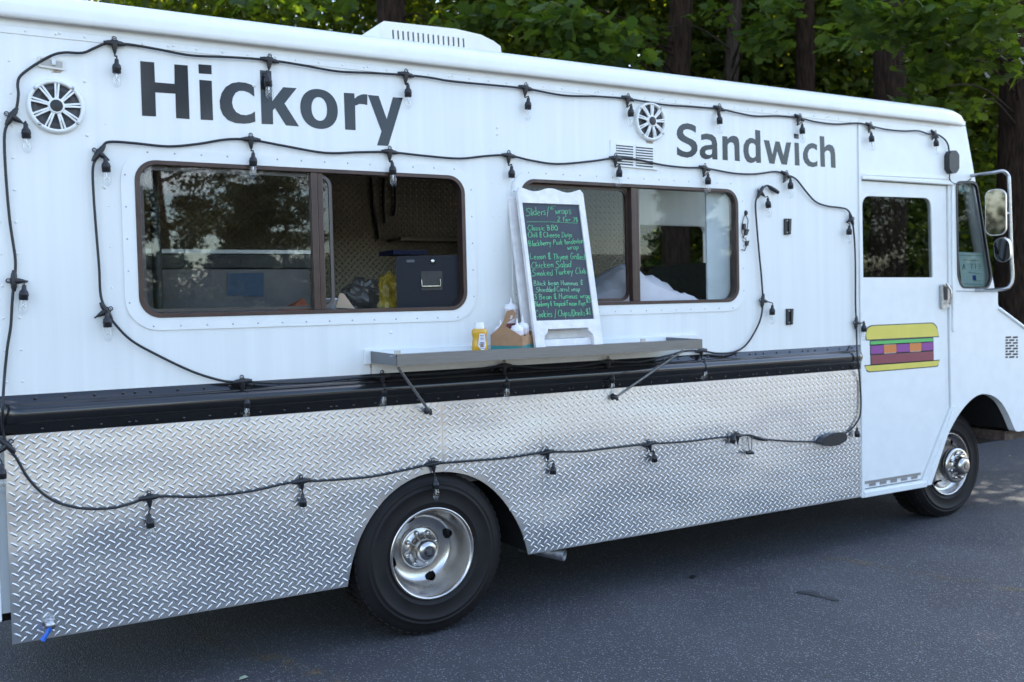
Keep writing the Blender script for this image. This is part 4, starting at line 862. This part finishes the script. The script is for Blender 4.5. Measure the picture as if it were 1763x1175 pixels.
for (x0, x1, zz, t) in ((-.010, .012, .086, .0012), (-.006, .008, .078, .0008), (-.010, .012, .071, .0008), (-.008, .011, .064, .0008), (-.012, .012, .050, .0016), (-.010, .010, .044, .0012), (-.013, .013, .028, .0016), (-.010, .010, .034, .001), (-.015, .015, .040, .0009), (-.013, .014, .019, .0009)):
    lt.prism([(x0, zz-t), (x1, zz-t), (x1, zz+t), (x0, zz+t)], -.0034, -.0024, fn=lf_)
lt.build('label_print', mat('navy_print', (.05, .06, .16), .5), lab)
# cup carrier
KRAFT = mat('kraft_card', (.36, .215, .115), .8, var=.10, vscale=30, bump=.1); TEALB = mat('teal_print', (.04, .22, .21), .7, var=.1)
cy0, cy1 = -.255, -.10
cy0 = -.262; cy1 = cy0+.14; kx = .157; ax1 = S(898, 600, cy0)[0]; ax0 = ax1-kx; CANG = R(-55)
hz = lambda v: S(870, v, cy0)[1]-SF
car = thing('cup_carrier', 'brown cardboard drink carrier with teal stripe holding sauce bottles', 'carrier', (ax1, cy0, SF))
top_h = hz(534); sh_h = hz(565)
side = [(0, 0), (kx, 0), (kx, hz(580)), (kx*.50, hz(563)), (kx*.56, hz(556)), (kx*.82, hz(548)), (kx*.84, hz(540)), (kx*.75, hz(534)), (kx*.55, hz(536)), (kx*.48, hz(545)), (kx*.44, hz(553)), (kx*.28, hz(565)), (0, hz(578))]
hole = [(kx*.63, hz(551)), (kx*.72, hz(550)), (kx*.74, hz(544)), (kx*.68, hz(543))]
def CF(y): return lambda x, d, z_: (ax0+x, y+d+.0*z_, SF+z_)
MB().prism(side, 0, .003, [hole], fn=CF(cy0)).build('front_wall', KRAFT, car)
mid = [(0, 0), (kx, 0), (kx, .09), (kx*.9, .11), (kx*.86, top_h), (kx*.5, top_h), (kx*.35, .10), (0, .09)]
low = [(0, 0), (kx, 0), (kx, .085), (0, .085)]
MB().prism(low, 0, .003, fn=CF(cy1)).build('back_wall', KRAFT, car)
MB().prism([(0, 0), (kx, 0), (kx, .07), (0, .07)], 0, .003, fn=CF((cy0+cy1)/2)).build('divider', KRAFT, car)
MB().prism([(0, 0), (1, 0), (1, .085), (.72, .06), (.5, .082), (.3, .062), (0, .072)], 0, .003, fn=lambda a, d, z_: (ax1+d, cy0+.0031+a*(cy1-cy0-.0035), SF+z_)).build('end_wall', KRAFT, car)
MB().prism([(0, 0), (1, 0), (1, .08), (0, .072)], 0, .003, fn=lambda a, d, z_: (ax0+d, cy0+.0031+a*(cy1-cy0-.0035), SF+z_)).build('end_wall', KRAFT, car)
MB().box(ax0+.004, ax1-.001, cy0+.004, cy1-.001, SF+.001, SF+.003).build('base', KRAFT, car)
MB().prism([(.0005, .001), (kx-.0005, .001), (kx-.0005, .020), (.0005, .022)], -.0008, -.0002, fn=CF(cy0)).build('printed_stripe', TEALB, car)
MB().prism([(0, .001), (1, .001), (1, .028), (0, .020)], .0032, .0038, fn=lambda a, d, z_: (ax1+d, cy0+.004+a*(cy1-cy0-.005), SF+z_)).build('printed_stripe', TEALB, car)
car.rotation_euler.z = CANG
def cell(a, b): return (ax1+a*math.cos(CANG)-b*math.sin(CANG), cy0+a*math.sin(CANG)+b*math.cos(CANG), SF+.004)
# squeeze bottles
CLEARB = mat('clear_bottle', (.62, .56, .58), .3, var=.05); SAUCE = mat('dark_red_sauce', (.14, .035, .045), .3, var=.2)
def squeeze(c, vtop, label, r=.030, fill=SAUCE):
    u = 880; ht = S(u, vtop, c[1])[1]-c[2]
    b_ = thing('squeeze_bottle', label, 'bottle', c, 'sauce bottles in the cardboard carrier'); hb_ = ht-.055
    MB().lathe([(0, 0), (r, 0), (r, hb_*.62)], c, (0, 0, 1), 20).build('sauce', fill, b_)
    MB().lathe([(r, hb_*.62+.0005), (r, hb_-.010), (r*.92, hb_-.003), (r*.8, hb_)], c, (0, 0, 1), 20).build('body', CLEARB, b_)
    MB().lathe([(r*.98, hb_-.006), (r*1.0, hb_+.008), (r*.86, hb_+.010), (r*.84, hb_+.018), (r*.30, hb_+.022), (.0055, hb_+.028), (.0028, ht-.004), (0, ht-.004)], c, (0, 0, 1), 20).build('cap', CAPW, b_)
squeeze((*shelf_pt(882, -.045)[:2], SF+.001), 511, 'tall clear squeeze bottle standing behind the cardboard carrier', .034)
squeeze(cell(-.78*kx, .040), 549, 'squeeze bottle at the left end of the cardboard carrier')
squeeze(cell(-.24*kx, .038), 548, 'squeeze bottle with purple sauce at the front right of the carrier')
squeeze(cell(-.24*kx, .104), 544, 'pale squeeze bottle in the right rear cell of the carrier', fill=mat('pink_sauce', (.30, .17, .16), .35))

# ------------------------------------------------------------------ inside the truck
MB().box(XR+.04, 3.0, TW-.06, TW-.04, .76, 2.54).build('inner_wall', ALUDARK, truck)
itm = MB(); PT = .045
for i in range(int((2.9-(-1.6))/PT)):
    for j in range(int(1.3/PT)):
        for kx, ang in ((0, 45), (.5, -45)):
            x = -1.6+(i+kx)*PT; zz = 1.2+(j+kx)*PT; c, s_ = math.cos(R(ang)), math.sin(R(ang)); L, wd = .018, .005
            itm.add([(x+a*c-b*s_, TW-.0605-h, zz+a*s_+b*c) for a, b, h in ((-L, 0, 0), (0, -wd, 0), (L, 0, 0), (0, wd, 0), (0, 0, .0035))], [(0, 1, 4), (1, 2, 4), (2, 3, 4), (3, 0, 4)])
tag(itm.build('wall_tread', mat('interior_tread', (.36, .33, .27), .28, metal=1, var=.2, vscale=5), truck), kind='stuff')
MB().box(1.98, 2.0, .06, TW-.06, .75, 2.54).build('bulkhead', mat('grey_bulkhead', (.42, .45, .46), .5, var=.08), truck) if False else None
MB().box(-1.30, 1.95, .06, .62, 1.40, 1.43).build('counter', STEEL, truck)
lp = mat('grey_board', (.60, .65, .66), .6, var=.12, vscale=6)
xa, za = S(1214, 330, .06); xb, _ = S(1266, 330, .06)
MB().box(xa, xb+.06, .052, .064, 1.535, 2.15).build('grey_panel', lp, truck)
# serving things: cash box
cbx0 = S(688, 480, .12)[0]; cbx1 = cbx0+.37; cz0 = 1.432; cz1 = S(740, 440, .12)[1]
NAVY = mat('dark_blue_enamel', (.008, .012, .020), .5, spec=.25, var=.1)
cash = thing('cash_box', 'dark blue locking metal cash box inside the open serving window', 'cash box', ((cbx0+cbx1)/2, .12, cz0))
fcx0 = rrect(cbx0, cbx1, 1.535, cz1, .018)
MB().prism(fcx0, .12, .42).build('body', NAVY, cash, bevel=.006)
MB().box(cbx0-.06, cbx1+.02, .11, .45, cz0, 1.530).build('drawer_base', NAVY, cash, bevel=.004)
MB().prism(rrect(S(727, 466, .12)[0], S(761, 500, .12)[0], S(744, 500, .12)[1], S(744, 467, .12)[1], .006), .1155, .1195).build('handle_recess', BLACKP, cash)
hxa, hza = S(730, 482, .11); hxb, hzb = S(759, 493, .11)
MB().tube([(hxa, .112, hza), (hxa, .10, hzb), (hxb, .10, hzb), (hxb, .112, hza)], .0035, 6).build('handle', mat('brass', (.75, .66, .45), .25, metal=1), cash)
cash.rotation_euler.z = R(-24)
lx_, lz_ = S(746, 450, .115); MB().lathe([(.012, 0), (.012, .008), (.008, .012), (.0, .012)], (lx_, .1195, lz_), (0, -1, 0), 14).build('lock', CHROME, cash)
ex_, ez_ = S(711, 449, .118); MB().prism(rrect(ex_-.020, ex_+.020, ez_-.006, ez_+.006, .005), .1165, .1195).build('badge', mat('badge_grey', (.06, .07, .09), .3), cash)
# tub, flap, sheets, folder
def prop(name, label, cat, m, mt, loc, parts=()):
    o = m.build(name, mt, None, loc=loc); tag(o, label, cat); return o
tx0, tz0 = S(567, 534, .10)
tub = MB().lathe([(.0, 0), (.042, .0), (.050, .085), (.054, .086), (.054, .094), (.046, .094), (.040, .01), (0, .01)], (tx0, .13, 1.50), (0, 0, 1), 20); tub.box(tx0-.03, tx0+.03, .10, .16, 1.431, 1.499)
prop('plastic_tub', 'pale grey plastic tub standing behind the window slider', 'tub', tub, mat('pale_grey_plastic', (.42, .46, .50), .4), (tx0, .13, 1.431))
fl0 = [S(578, 530, .09), S(585, 505, .09), S(592, 506, .09), S(611, 532, .09)]
flap = MB().prism([fl0[0], fl0[3], fl0[2], fl0[1]], .09, .095); flap.box(fl0[0][0]-.02, fl0[3][0], .095, .20, 1.431, 1.50)
prop('cardboard_box', 'small open tan cardboard box beside the plastic tub', 'box', flap, mat('tan_card', (.40, .31, .22), .8), (fl0[0][0], .09, 1.431))
pp = MB().box(S(612, 530, .12)[0], S(662, 532, .12)[0], .10, .30, 1.50, 1.52); pp.box(S(612, 530, .12)[0]+.01, S(662, 532, .12)[0]+.015, .11, .31, 1.5205, 1.528).box(S(612, 530, .12)[0]-.01, S(662, 532, .12)[0]+.02, .09, .32, 1.431, 1.499)
prop('paper_stack', 'stack of white order papers on the counter by the cash box', 'papers', pp, mat('white_paper', (.62, .64, .72), .7), (S(640, 530, .12)[0], .2, 1.431))
fo = MB().add([(S(470, 532, .1)[0], .10, 1.50), (S(545, 532, .1)[0], .10, 1.50), (S(545, 510, .1)[0], .28, 1.60), (S(475, 530, .1)[0], .28, 1.515),
               (S(470, 532, .1)[0], .10, 1.432), (S(545, 532, .1)[0], .10, 1.432), (S(545, 510, .1)[0], .28, 1.432), (S(475, 530, .1)[0], .28, 1.432)], [(0, 1, 2, 3), (4, 7, 6, 5), (0, 4, 5, 1), (1, 5, 6, 2), (2, 6, 7, 3), (3, 7, 4, 0)])
prop('orange_folder', 'orange folder lying behind the left window pane', 'folder', fo, mat('orange_card', (.45, .12, .06), .6), (S(510, 530, .1)[0], .19, 1.432))
# plastic bags on the counter
def bag(name, label, cx, cy, zb_, rx_, ry_, rz_, seed, m):
    n1, n2 = 26, 34; vs = []
    for i in range(n1+1):
        for j in range(n2):
            th_, ph = math.pi*i/n1, 2*math.pi*j/n2; d = Vector((math.sin(th_)*math.cos(ph), math.sin(th_)*math.sin(ph), math.cos(th_)))
            q = d*2.1+Vector((seed, 0, 0)); k = 1+.30*noise.noise(q)+.20*abs(noise.noise(q*2.3))+.12*abs(noise.noise(q*5))
            sq = .75+.25*abs(d.z)
            vs.append((cx+rx_*k*d.x*(1.25-.35*d.z), cy+ry_*k*d.y, max(zb_, zb_+rz_*(1+k*d.z*1.0))))
    fs = [(i*n2+j, (i+1)*n2+j, (i+1)*n2+(j+1) % n2, i*n2+(j+1) % n2) for i in range(n1) for j in range(n2)]
    o = MB().add(vs, fs, False).build(name, m, None, loc=(cx, cy, zb_)); tag(o, label, 'bag')
bx, bz = S(668, 470, .50); bx2, _ = S(632, 480, .50)
bag('plastic_bag', 'crumpled yellow plastic bag behind the cash box', bx, .50, 1.432, .085, .07, .135, 3.3, mat('yellow_bag_print', (.34, .25, .035), .35, var=.75, vscale=14))
bag('plastic_bag', 'crumpled clear plastic bag left of the yellow bag', bx2, .54, 1.432, .12, .08, .125, 9.1, mat('dull_film', (.085, .08, .07), .28, var=.6, vscale=10))
# shelf, strip and loose wires on the far wall
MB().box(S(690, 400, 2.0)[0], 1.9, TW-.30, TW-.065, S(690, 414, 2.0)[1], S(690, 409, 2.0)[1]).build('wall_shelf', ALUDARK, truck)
for (pp_) in ([(640, 300), (643, 350), (649, 385), (652, 412)], [(662, 300), (661, 340), (663, 385)], [(680, 300), (681, 350), (678, 372)]):
    MB().tube(catmull([P(u, v, TW-.09) for u, v in pp_], 4), .012, 6).build('hanging_wire', BLACKP, truck)
MB().box(S(677, 430, .9)[0], S(735, 430, .9)[0], .9, 1.1, S(700, 438, .9)[1], S(700, 431, .9)[1]).build('blue_tray', mat('blue_tray', (.02, .03, .12), .5), truck)
# cooker seen through the left pane
ky = .70
k_x0, k_x1 = S(236, 500, ky)[0]-.2, S(535, 500, ky)[0]; kz1 = S(400, 434, ky)[1]; kz2 = S(400, 463, ky)[1]
cook = thing('cooking_range', 'steel cooking range with black band seen through the left pane', 'cooker', ((k_x0+k_x1)/2, ky+.3, .74))
MB().box(k_x0, k_x1, ky, ky+.65, .74, kz2).build('body', mat('dull_steel', (.15, .14, .145), .5, metal=.5, var=.2, vscale=5), cook, bevel=.005)
MB().box(k_x0-.01, k_x1+.01, ky-.015, ky+.66, kz2+.001, kz1-.012).build('black_band', BLACKP, cook, bevel=.004)
MB().box(k_x0-.01, k_x1+.01, ky-.02, ky+.66, kz1-.0115, kz1+.012).build('top_rail', STEEL, cook, bevel=.003)
MB().prism([S(391, 471, ky-.003), S(391, 509, ky-.003), S(454, 511, ky-.003), S(454, 470, ky-.003)][::-1], ky-.004, ky-.001).build('notice', mat('blue_notice', (.06, .10, .17), .6), cook)
px_ = S(268, 400, .3)[0]; MB().tube([(px_, .3, .75), (px_, .3, 2.54)], .022, 10).build('upright_pole', BLACKP, truck)
# white cloth heap by the right window
hp_ = MB(); nx, ny = 40, 14
hx0, hx1 = S(1015, 500, .12)[0]-.05, S(1216, 500, .12)[0]
topz = lambda t: np.interp(t, [0, .25, .38, .48, .55, .62, .75, .88, 1], [1.61, 1.68, 1.745, 1.755, 1.70, 1.685, 1.64, 1.59, 1.535])
vs = []
for i in range(nx+1):
    for j in range(ny+1):
        t, s_ = i/nx, j/ny; x = hx0+(hx1-hx0)*t; prof_ = math.sin(math.pi*min(1, .18+s_*.82))
        zt_ = 1.44+(topz(t)-1.44)*(prof_**.6)+.03*noise.noise(Vector((x*7, s_*4, 1)))+.018*noise.noise(Vector((x*17, s_*8, 2)))+.008*noise.noise(Vector((x*40, s_*18, 2)))
        vs.append((x, .075+.45*s_, zt_))
n0 = len(vs); vs += [(x, y, 1.432) for x, y, z_ in vs]
fs = [(i*(ny+1)+j, (i+1)*(ny+1)+j, (i+1)*(ny+1)+j+1, i*(ny+1)+j+1) for i in range(nx) for j in range(ny)]
rim_ = [i*(ny+1) for i in range(nx+1)]+[nx*(ny+1)+j for j in range(1, ny+1)]+[i*(ny+1)+ny for i in range(nx-1, -1, -1)]+[j for j in range(ny-1, 0, -1)]
fs += [(rim_[k], n0+rim_[k], n0+rim_[(k+1) % len(rim_)], rim_[(k+1) % len(rim_)]) for k in range(len(rim_))]
hp_.add(vs, fs, True)
prop('white_cloth', 'heap of pale cloth piled inside the right serving window', 'cloth', hp_, mat('pale_cloth', (.80, .75, .78), .9, var=.06, bump=.3, bscale=18), ((hx0+hx1)/2, .3, 1.432))
dk = MB().prism(rpoly([S(1112, 520, .55), S(1112, 470, .55), S(1130, 458, .55), S(1222, 452, .55), S(1222, 520, .55)], .05), .55, .95)  # plain block standing in for an unidentified dark shape
prop('dark_rounded_block', 'dark rounded block behind the pale cloth in the right window', 'appliance', dk, mat('dark_block_paint', (.02, .022, .02), .5, var=.4, vscale=40), (1.5, .75, 1.432))
# steering wheel and seat in the cab
seat = MB().box(3.25, 3.62, .55, 1.0, .74, 1.15).prism(rpoly([(3.22, 1.12), (3.36, 1.12), (3.30, 1.60), (3.18, 1.60)], .04), .56, .99); seat.build('driver_seat', BLACKP, truck)

# ------------------------------------------------------------------ trees
def mesh_np(name, V, F, m, parent=None):
    me = bpy.data.meshes.new(name); n, k = F.shape
    off = wloc(parent) if parent else Vector((0, 0, 0))
    V = V-np.array(off)
    me.vertices.add(len(V)); me.vertices.foreach_set('co', V.astype(np.float32).ravel())
    me.loops.add(n*k); me.loops.foreach_set('vertex_index', F.astype(np.int32).ravel())
    me.polygons.add(n); me.polygons.foreach_set('loop_start', np.arange(0, n*k, k, dtype=np.int32)); me.polygons.foreach_set('loop_total', np.full(n, k, dtype=np.int32))
    me.materials.append(m); me.update(calc_edges=True)
    o = bpy.data.objects.new(name, me); COL.objects.link(o); o.parent = parent; return o
def leaf_mat(name, a, b, trans):
    m = bpy.data.materials.new(name); m.use_nodes = True; t = m.node_tree; t.nodes.clear()
    o = t.nodes.new('ShaderNodeOutputMaterial'); g_ = t.nodes.new('ShaderNodeNewGeometry'); r = t.nodes.new('ShaderNodeValToRGB')
    r.color_ramp.elements[0].color = (*a, 1); r.color_ramp.elements[1].color = (*b, 1)
    p = t.nodes.new('ShaderNodeBsdfPrincipled'); p.inputs['Roughness'].default_value = .45; p.inputs['Specular IOR Level'].default_value = .3
    tr = t.nodes.new('ShaderNodeBsdfTranslucent'); x = t.nodes.new('ShaderNodeMixShader'); x.inputs[0].default_value = trans
    mul = t.nodes.new('ShaderNodeMix'); mul.data_type = 'RGBA'; mul.blend_type = 'MULTIPLY'; mul.inputs['Factor'].default_value = 1; mul.inputs['B'].default_value = (2.6, 2.3, .40, 1)
    L = t.links.new
    L(g_.outputs['Random Per Island'], r.inputs['Fac']); L(r.outputs['Color'], p.inputs['Base Color']); L(r.outputs['Color'], mul.inputs['A']); L(mul.outputs['Result'], tr.inputs['Color'])
    L(p.outputs[0], x.inputs[1]); L(tr.outputs[0], x.inputs[2]); L(x.outputs[0], o.inputs['Surface']); return m
LEAF = leaf_mat('maple_leaves', (.030, .062, .016), (.080, .125, .036), .48)
LEAF2 = leaf_mat('shrub_leaves', (.028, .052, .014), (.095, .125, .026), .55)
PINE = leaf_mat('pine_foliage', (.014, .025, .011), (.034, .048, .022), .15)
BARK = mat('bark', (.024, .0155, .011), .95, spec=.1, var=.6, vscale=12, bump=1.0, bdist=.04, bscale=16, stretch=(3, 3, .5))
BARKG = mat('grey_bark', (.042, .032, .026), .95, spec=.1, var=.55, vscale=12, bump=1.0, bdist=.04, bscale=16, stretch=(3, 3, .5))
QL = np.array([(0, 0, 0), (.32, .5, .06), (0, 1, .0), (-.32, .5, .06)])
QF = np.array([(0, 1, 2, 3)])
ML = np.array([(0, 0, 0), (.30, .05, .03), (.22, .28, .05), (.55, .42, .02), (.30, .58, .04), (.34, .80, .02), (.0, 1.05, -.04), (-.34, .80, .02), (-.30, .58, .04), (-.55, .42, .02), (-.22, .28, .05), (-.30, .05, .03)])
def leaf_cloud(C, size, lobed=False, flat=.6):
    n = len(C); base = ML if lobed else QL
    # leaf normal mostly up with scatter, random heading
    nz = rng.normal(0, 1, (n, 3)); nz[:, 2] = np.abs(nz[:, 2])+flat; nz /= np.linalg.norm(nz, axis=1)[:, None]
    h = rng.normal(0, 1, (n, 3)); h[:, 2] -= .5; e2 = h-nz*(h*nz).sum(1)[:, None]; e2 /= np.linalg.norm(e2, axis=1)[:, None]; e1 = np.cross(e2, nz)
    s = (size*rng.uniform(.6, 1.25, n))[:, None, None]
    V = C[:, None, :]+s*(base[None, :, 0, None]*e1[:, None, :]+(base[None, :, 1, None]-.5)*e2[:, None, :]+base[None, :, 2, None]*nz[:, None, :])
    m = len(base); F = (np.arange(n)*m)[:, None]+np.arange(m)[None, :]
    return V.reshape(-1, 3), F
def clumps(cent, rad, per, flat=.55):
    out = []
    for c, r, k in zip(cent, rad, per):
        q = rng.normal(0, 1, (int(k), 3)); q /= np.linalg.norm(q, axis=1)[:, None]; q *= (rng.uniform(0, 1, int(k))**.45)[:, None]*r; q[:, 2] *= flat
        out.append(np.array(c)+q)
    return np.concatenate(out)
def tree(name, label, pos, H, r0, crown_r, z0, n_cl, per, leaf, lm, bark, lean=(0, 0), extra=None, group='trees in the wood behind the truck', cat='tree', lobed=False, clump_r=(.5, 1.0), seed=0, shape='round', limbs=9, zdense=None):
    rs = np.random.default_rng(seed+11); x, y = pos
    t = thing(name, label, cat, (x, y, 0), group)
    ln = rs.normal(0, .018, 2); tp = lambda z: np.array([x+(lean[0]+ln[0])*(z-3)+.09*math.sin(z*.8+seed), y+(lean[1]+ln[1])*(z-3)+.07*math.cos(z*.7+seed), z])
    zs = np.linspace(-.05, H*.92, 14); tk = MB(); tk.tube([tp(z) for z in zs], [r0*(1.35 if i == 0 else 1)*(1-.85*max(0, z)/H) for i, z in enumerate(zs)], 12)
    cent, rad = [], []
    for i in range(limbs):
        z = z0+(H*.85-z0)*rs.uniform(0, 1)**.9; a = rs.uniform(0, 2*math.pi)
        f = (1-((z-z0)/(H-z0))**1.6) if shape != 'cone' else 1-(z-z0)/(H-z0)
        L = crown_r*(.35+.65*f)*rs.uniform(.7, 1.05); b = tp(z)
        mid = b+np.array([math.cos(a)*L*.5, math.sin(a)*L*.5, L*.22]); e = b+np.array([math.cos(a)*L, math.sin(a)*L, L*.28])
        rr = r0*.36*(1-.5*z/H); tk.tube(catmull([b, mid, e], 3), np.linspace(rr, rr*.2, 7), 6)
        for s in (.45, .75, 1.0):
            cent.append(b+(e-b)*s+rs.normal(0, .25, 3)); rad.append(rs.uniform(*clump_r))
    while len(cent) < n_cl:
        z = rs.uniform(z0, H); f = math.sqrt(max(.02, 1-((z-z0)/(H-z0))**2.2)) if shape != 'cone' else max(.05, 1-(z-z0)/(H-z0))
        a = rs.uniform(0, 2*math.pi); q = crown_r*f*math.sqrt(rs.uniform(.08, 1)); p = tp(z); cent.append(p+np.array([math.cos(a)*q, math.sin(a)*q, 0])); rad.append(rs.uniform(*clump_r))
    tk.build('trunk', bark, t)
    pers = np.full(len(cent), per)
    C = clumps(cent, rad, pers)
    V, F = leaf_cloud(C, leaf, False)
    mesh_np('crown', V, F, lm, t)
    if extra:
        ec, er, ek, es = extra; C = clumps(ec, er, ek, .5); V, F = leaf_cloud(C, es, True, 1.1)
        tag(mesh_np('low_branch', V, F, lm, t), kind='stuff')
        tw = MB()
        for c, r_ in zip(ec, er):
            c = np.array(c); b = tp(min(H*.6, max(1.5, c[2]+.2))); d = c-b
            if np.linalg.norm(d) > 4.5: b = c-d/np.linalg.norm(d)*4.5+np.array([0, 0, .6])
            tw.tube(catmull([b, (b+c)/2+np.array([0, 0, .2]), c+(c-b)*.05], 4), np.linspace(.014, .004, 9), 5)
        tw.build('branch', bark, t)
    return t
def at(u, v, Z): return tuple(Zp(u, v, Z))
def gp(u, Z): q = Zp(u, 500, Z); return (q[0], q[1])
ex1 = ([at(975, 35, 8.2), at(1035, 62, 8.3), at(1000, 95, 8.4), at(905, 30, 8.8), at(1075, 100, 8.8), at(800, 40, 9.2), at(850, 15, 9), at(960, 120, 9)], [.36, .36, .33, .38, .33, .36, .36, .33], [100, 100, 75, 80, 66, 60, 60, 50], .125)
ex2 = ([at(1500, 20, 8.0), at(1560, 50, 8.2), at(1620, 20, 8.0), at(1660, 80, 8.4), at(1610, 110, 8.5), at(1590, 160, 8.6), at(1700, 50, 8.0), at(1740, 20, 7.6), at(1450, 70, 8.8), at(1650, 190, 8.8), at(1740, 110, 8.2)], [.4, .4, .4, .38, .34, .3, .4, .4, .33, .28, .33], [95, 100, 95, 80, 66, 46, 80, 75, 46, 36, 54], .12)
ex3 = ([at(1310, 50, 9.6), at(1340, 20, 9.4), at(1320, 85, 9.8), at(1225, 30, 10.6), at(1110, 60, 10.6)], [.3, .33, .26, .28, .3], [45, 50, 36, 36, 36], .12)
ex4 = ([at(560, 10, 9.5), at(500, 5, 10), at(430, 0, 10), at(800, 90, 9.6), at(760, 70, 9.6)], [.33, .38, .36, .33, .28], [40, 40, 40, 34, 30], .125)
TR = dict(clump_r=(.5, 1.0))
tree('maple_tree', 'brown trunked maple rising behind the roof air conditioner', gp(700, 10.0), 13, .20, 3.0, 6.4, 55, 130, .19, LEAF, BARK, extra=ex4, seed=1)
tree('maple_tree', 'dark trunked maple behind the roof, left of the thin grey trunk', gp(1172, 11.4), 14, .185, 3.0, 7.0, 55, 130, .19, LEAF, BARK, extra=ex1, seed=2)
tree('pine_tree', 'slim grey trunk standing right of the darker maple trunk', gp(1266, 12.2), 15, .115, 2.4, 8, 45, 130, .18, LEAF, BARKG, extra=ex3, seed=3)
tree('maple_tree', 'dark leaning trunk in deep shade right of the grey trunk', gp(1392, 12.5), 14, .16, 2.8, 7, 50, 130, .19, LEAF, BARK, lean=(-.02, 0), seed=4)
tree('maple_tree', 'thick rough trunk at the right edge beside the door mirror', gp(1752, 11.0), 15, .25, 3.2, 6.8, 60, 130, .19, LEAF, BARK, lean=(-.012, 0), extra=ex2, seed=5)
tree('maple_tree', 'stout dark trunk seen through the cab door window', gp(1524, 10.6), 13, .22, 2.8, 6.6, 50, 130, .19, LEAF, BARK, seed=6)
for i, (u, Z, r, lab) in enumerate([(1480, 15, .10, 'thin dark trunk deep in the wood above the cab'), (1345, 17, .09, 'thin distant trunk between the grey and leaning trunks'), (940, 15, .13, 'shaded trunk behind the big green leaves over the roof'), (1600, 16, .12, 'shaded trunk hidden behind the overhanging leaves at right'),
                                    (560, 15, .14, 'shaded trunk left of the air conditioner'), (1690, 15, .16, 'dark trunk just left of the rough right edge trunk'), (430, 14, .15, 'leafy tree at the left end of the wood')]):
    tree('maple_tree', lab, gp(u, Z), 14, r, 2.8, 5.2, 45, 110, .18, LEAF2, BARK, seed=20+i)
tree('maple_tree', 'tall tree added out of view past the truck front to shade the foreground', (14.2, 3.6), 19, .26, 4.4, 9.0, 130, 220, .22, LEAF, BARK, seed=40)  # added out of view, high crown keeps sun dapples off the foreground
# the wood beyond, masses of undergrowth and foliage
for nm, ncl, Z0, Z1, hz_, per, ls in (('near_wood', 560, 13.0, 18.5, 8.0, 190, .15), ('far_wood', 900, 20, 32, 14, 170, .24)):
    cent = []
    for i in range(ncl):
        u = rng.uniform(180, 1980); Z = rng.uniform(Z0, Z1); q = Zp(u, 500, Z)
        cent.append((q[0], q[1], hz_*rng.uniform(0, 1)))
    for i in range(ncl//4):
        q = Zp(rng.uniform(1380, 1990), 500, rng.uniform(Z0, Z1)); cent.append((q[0], q[1], rng.uniform(.5, 7)))
    for i in range(140):
        q = Zp(rng.uniform(840, 1480), 500, rng.uniform(Z0, Z1)); cent.append((q[0], q[1], rng.uniform(2.5, 6.5)))
    ncl = len(cent)
    C = clumps(cent, rng.uniform(.6, 1.3, ncl), np.full(ncl, per), .7); V, F = leaf_cloud(C, ls, False, .5)
    tag(mesh_np(nm, V, F, LEAF2), kind='stuff')
# low shrubs at the edge of the wood, seen past the cab
cent = [at(u, v, Z) for u, v, Z in [(1500, 430, 12), (1585, 455, 11.6), (1598, 385, 11.8), (1660, 400, 12.6), (1690, 300, 13), (1720, 440, 14), (1700, 520, 14), (1763, 480, 15), (1640, 330, 13)]]
C = clumps(cent, [.7]*9, [160]*9, .8); V, F = leaf_cloud(C, .14, False, .8)
tag(mesh_np('undergrowth', V, F, LEAF2), kind='stuff')

# ------------------------------------------------------------------ across the lot, behind the camera (seen in the glass)
def mir(u, Y): q = P(u, 500, Y); return (q[0], -q[1])
for i, (u, Y, H, cr, lab) in enumerate([(285, 26, 12, 2.0, 'tall tree across the lot mirrored at the left of the left window'), (425, 36, 6.6, 1.9, 'small pointed tree mirrored in the middle of the left window'), (497, 36, 7.4, 2.6, 'broad tree mirrored at the right of the left window'), (1205, 24, 7.0, 1.3, 'dark tree mirrored beside the grey panel in the right window'), (1165, 32, 7.0, 1.2, 'slender tree mirrored in the middle of the right window')]):
    tree('lot_tree', lab, mir(u, Y), H, .22, cr, 1.0, 70, 330, .16, PINE, BARK, group='trees across the parking lot', seed=50+i, clump_r=(.5, .9), shape='cone' if i in (1, 3) else 'round')
ncl = 420; cent = [(x, -37-rng.uniform(0, 5)+.0*x, rng.uniform(0, 1)*(3.6+1.6*noise.noise(Vector((x*.11, 2, 0)))+(5 if x > 43 else 0))) for x in list(rng.uniform(-35, 95, ncl))+list(rng.uniform(42, 95, 330))]
cent += [(x, -36-rng.uniform(0, 4), rng.uniform(.2, 2.6)) for x in rng.uniform(-35, 95, 760)]
cent += [(-32-rng.uniform(0, 5), y, rng.uniform(0, 8)) for y in rng.uniform(-36, 6, 330)]
C = clumps(cent, rng.uniform(.9, 1.6, len(cent)), np.full(len(cent), 170), .8); V, F = leaf_cloud(C, .30, False, .5)
tag(mesh_np('distant_tree_line', V, F, PINE), kind='stuff')
bx_, by_ = mir(1130, 46); TAN = mat('tan_render', (.42, .36, .26), .8, var=.08)
bld = thing('low_building', 'tan low building across the lot mirrored in the right window', 'building', (bx_, by_, 0))
MB().box(bx_-9, bx_+7, by_-6, by_, 0, 4.2).build('wall', TAN, bld); MB().box(bx_-9.3, bx_+7.3, by_-6.3, by_+.3, 4.203, 4.5).build('roof', mat('brown_roof', (.10, .08, .07), .8), bld)
for i in range(4):
    wx = bx_-7+i*3.6; MB().box(wx, wx+1.6, by_+.003, by_+.06, 1.2, 2.6).build('window', GLASSD, bld)
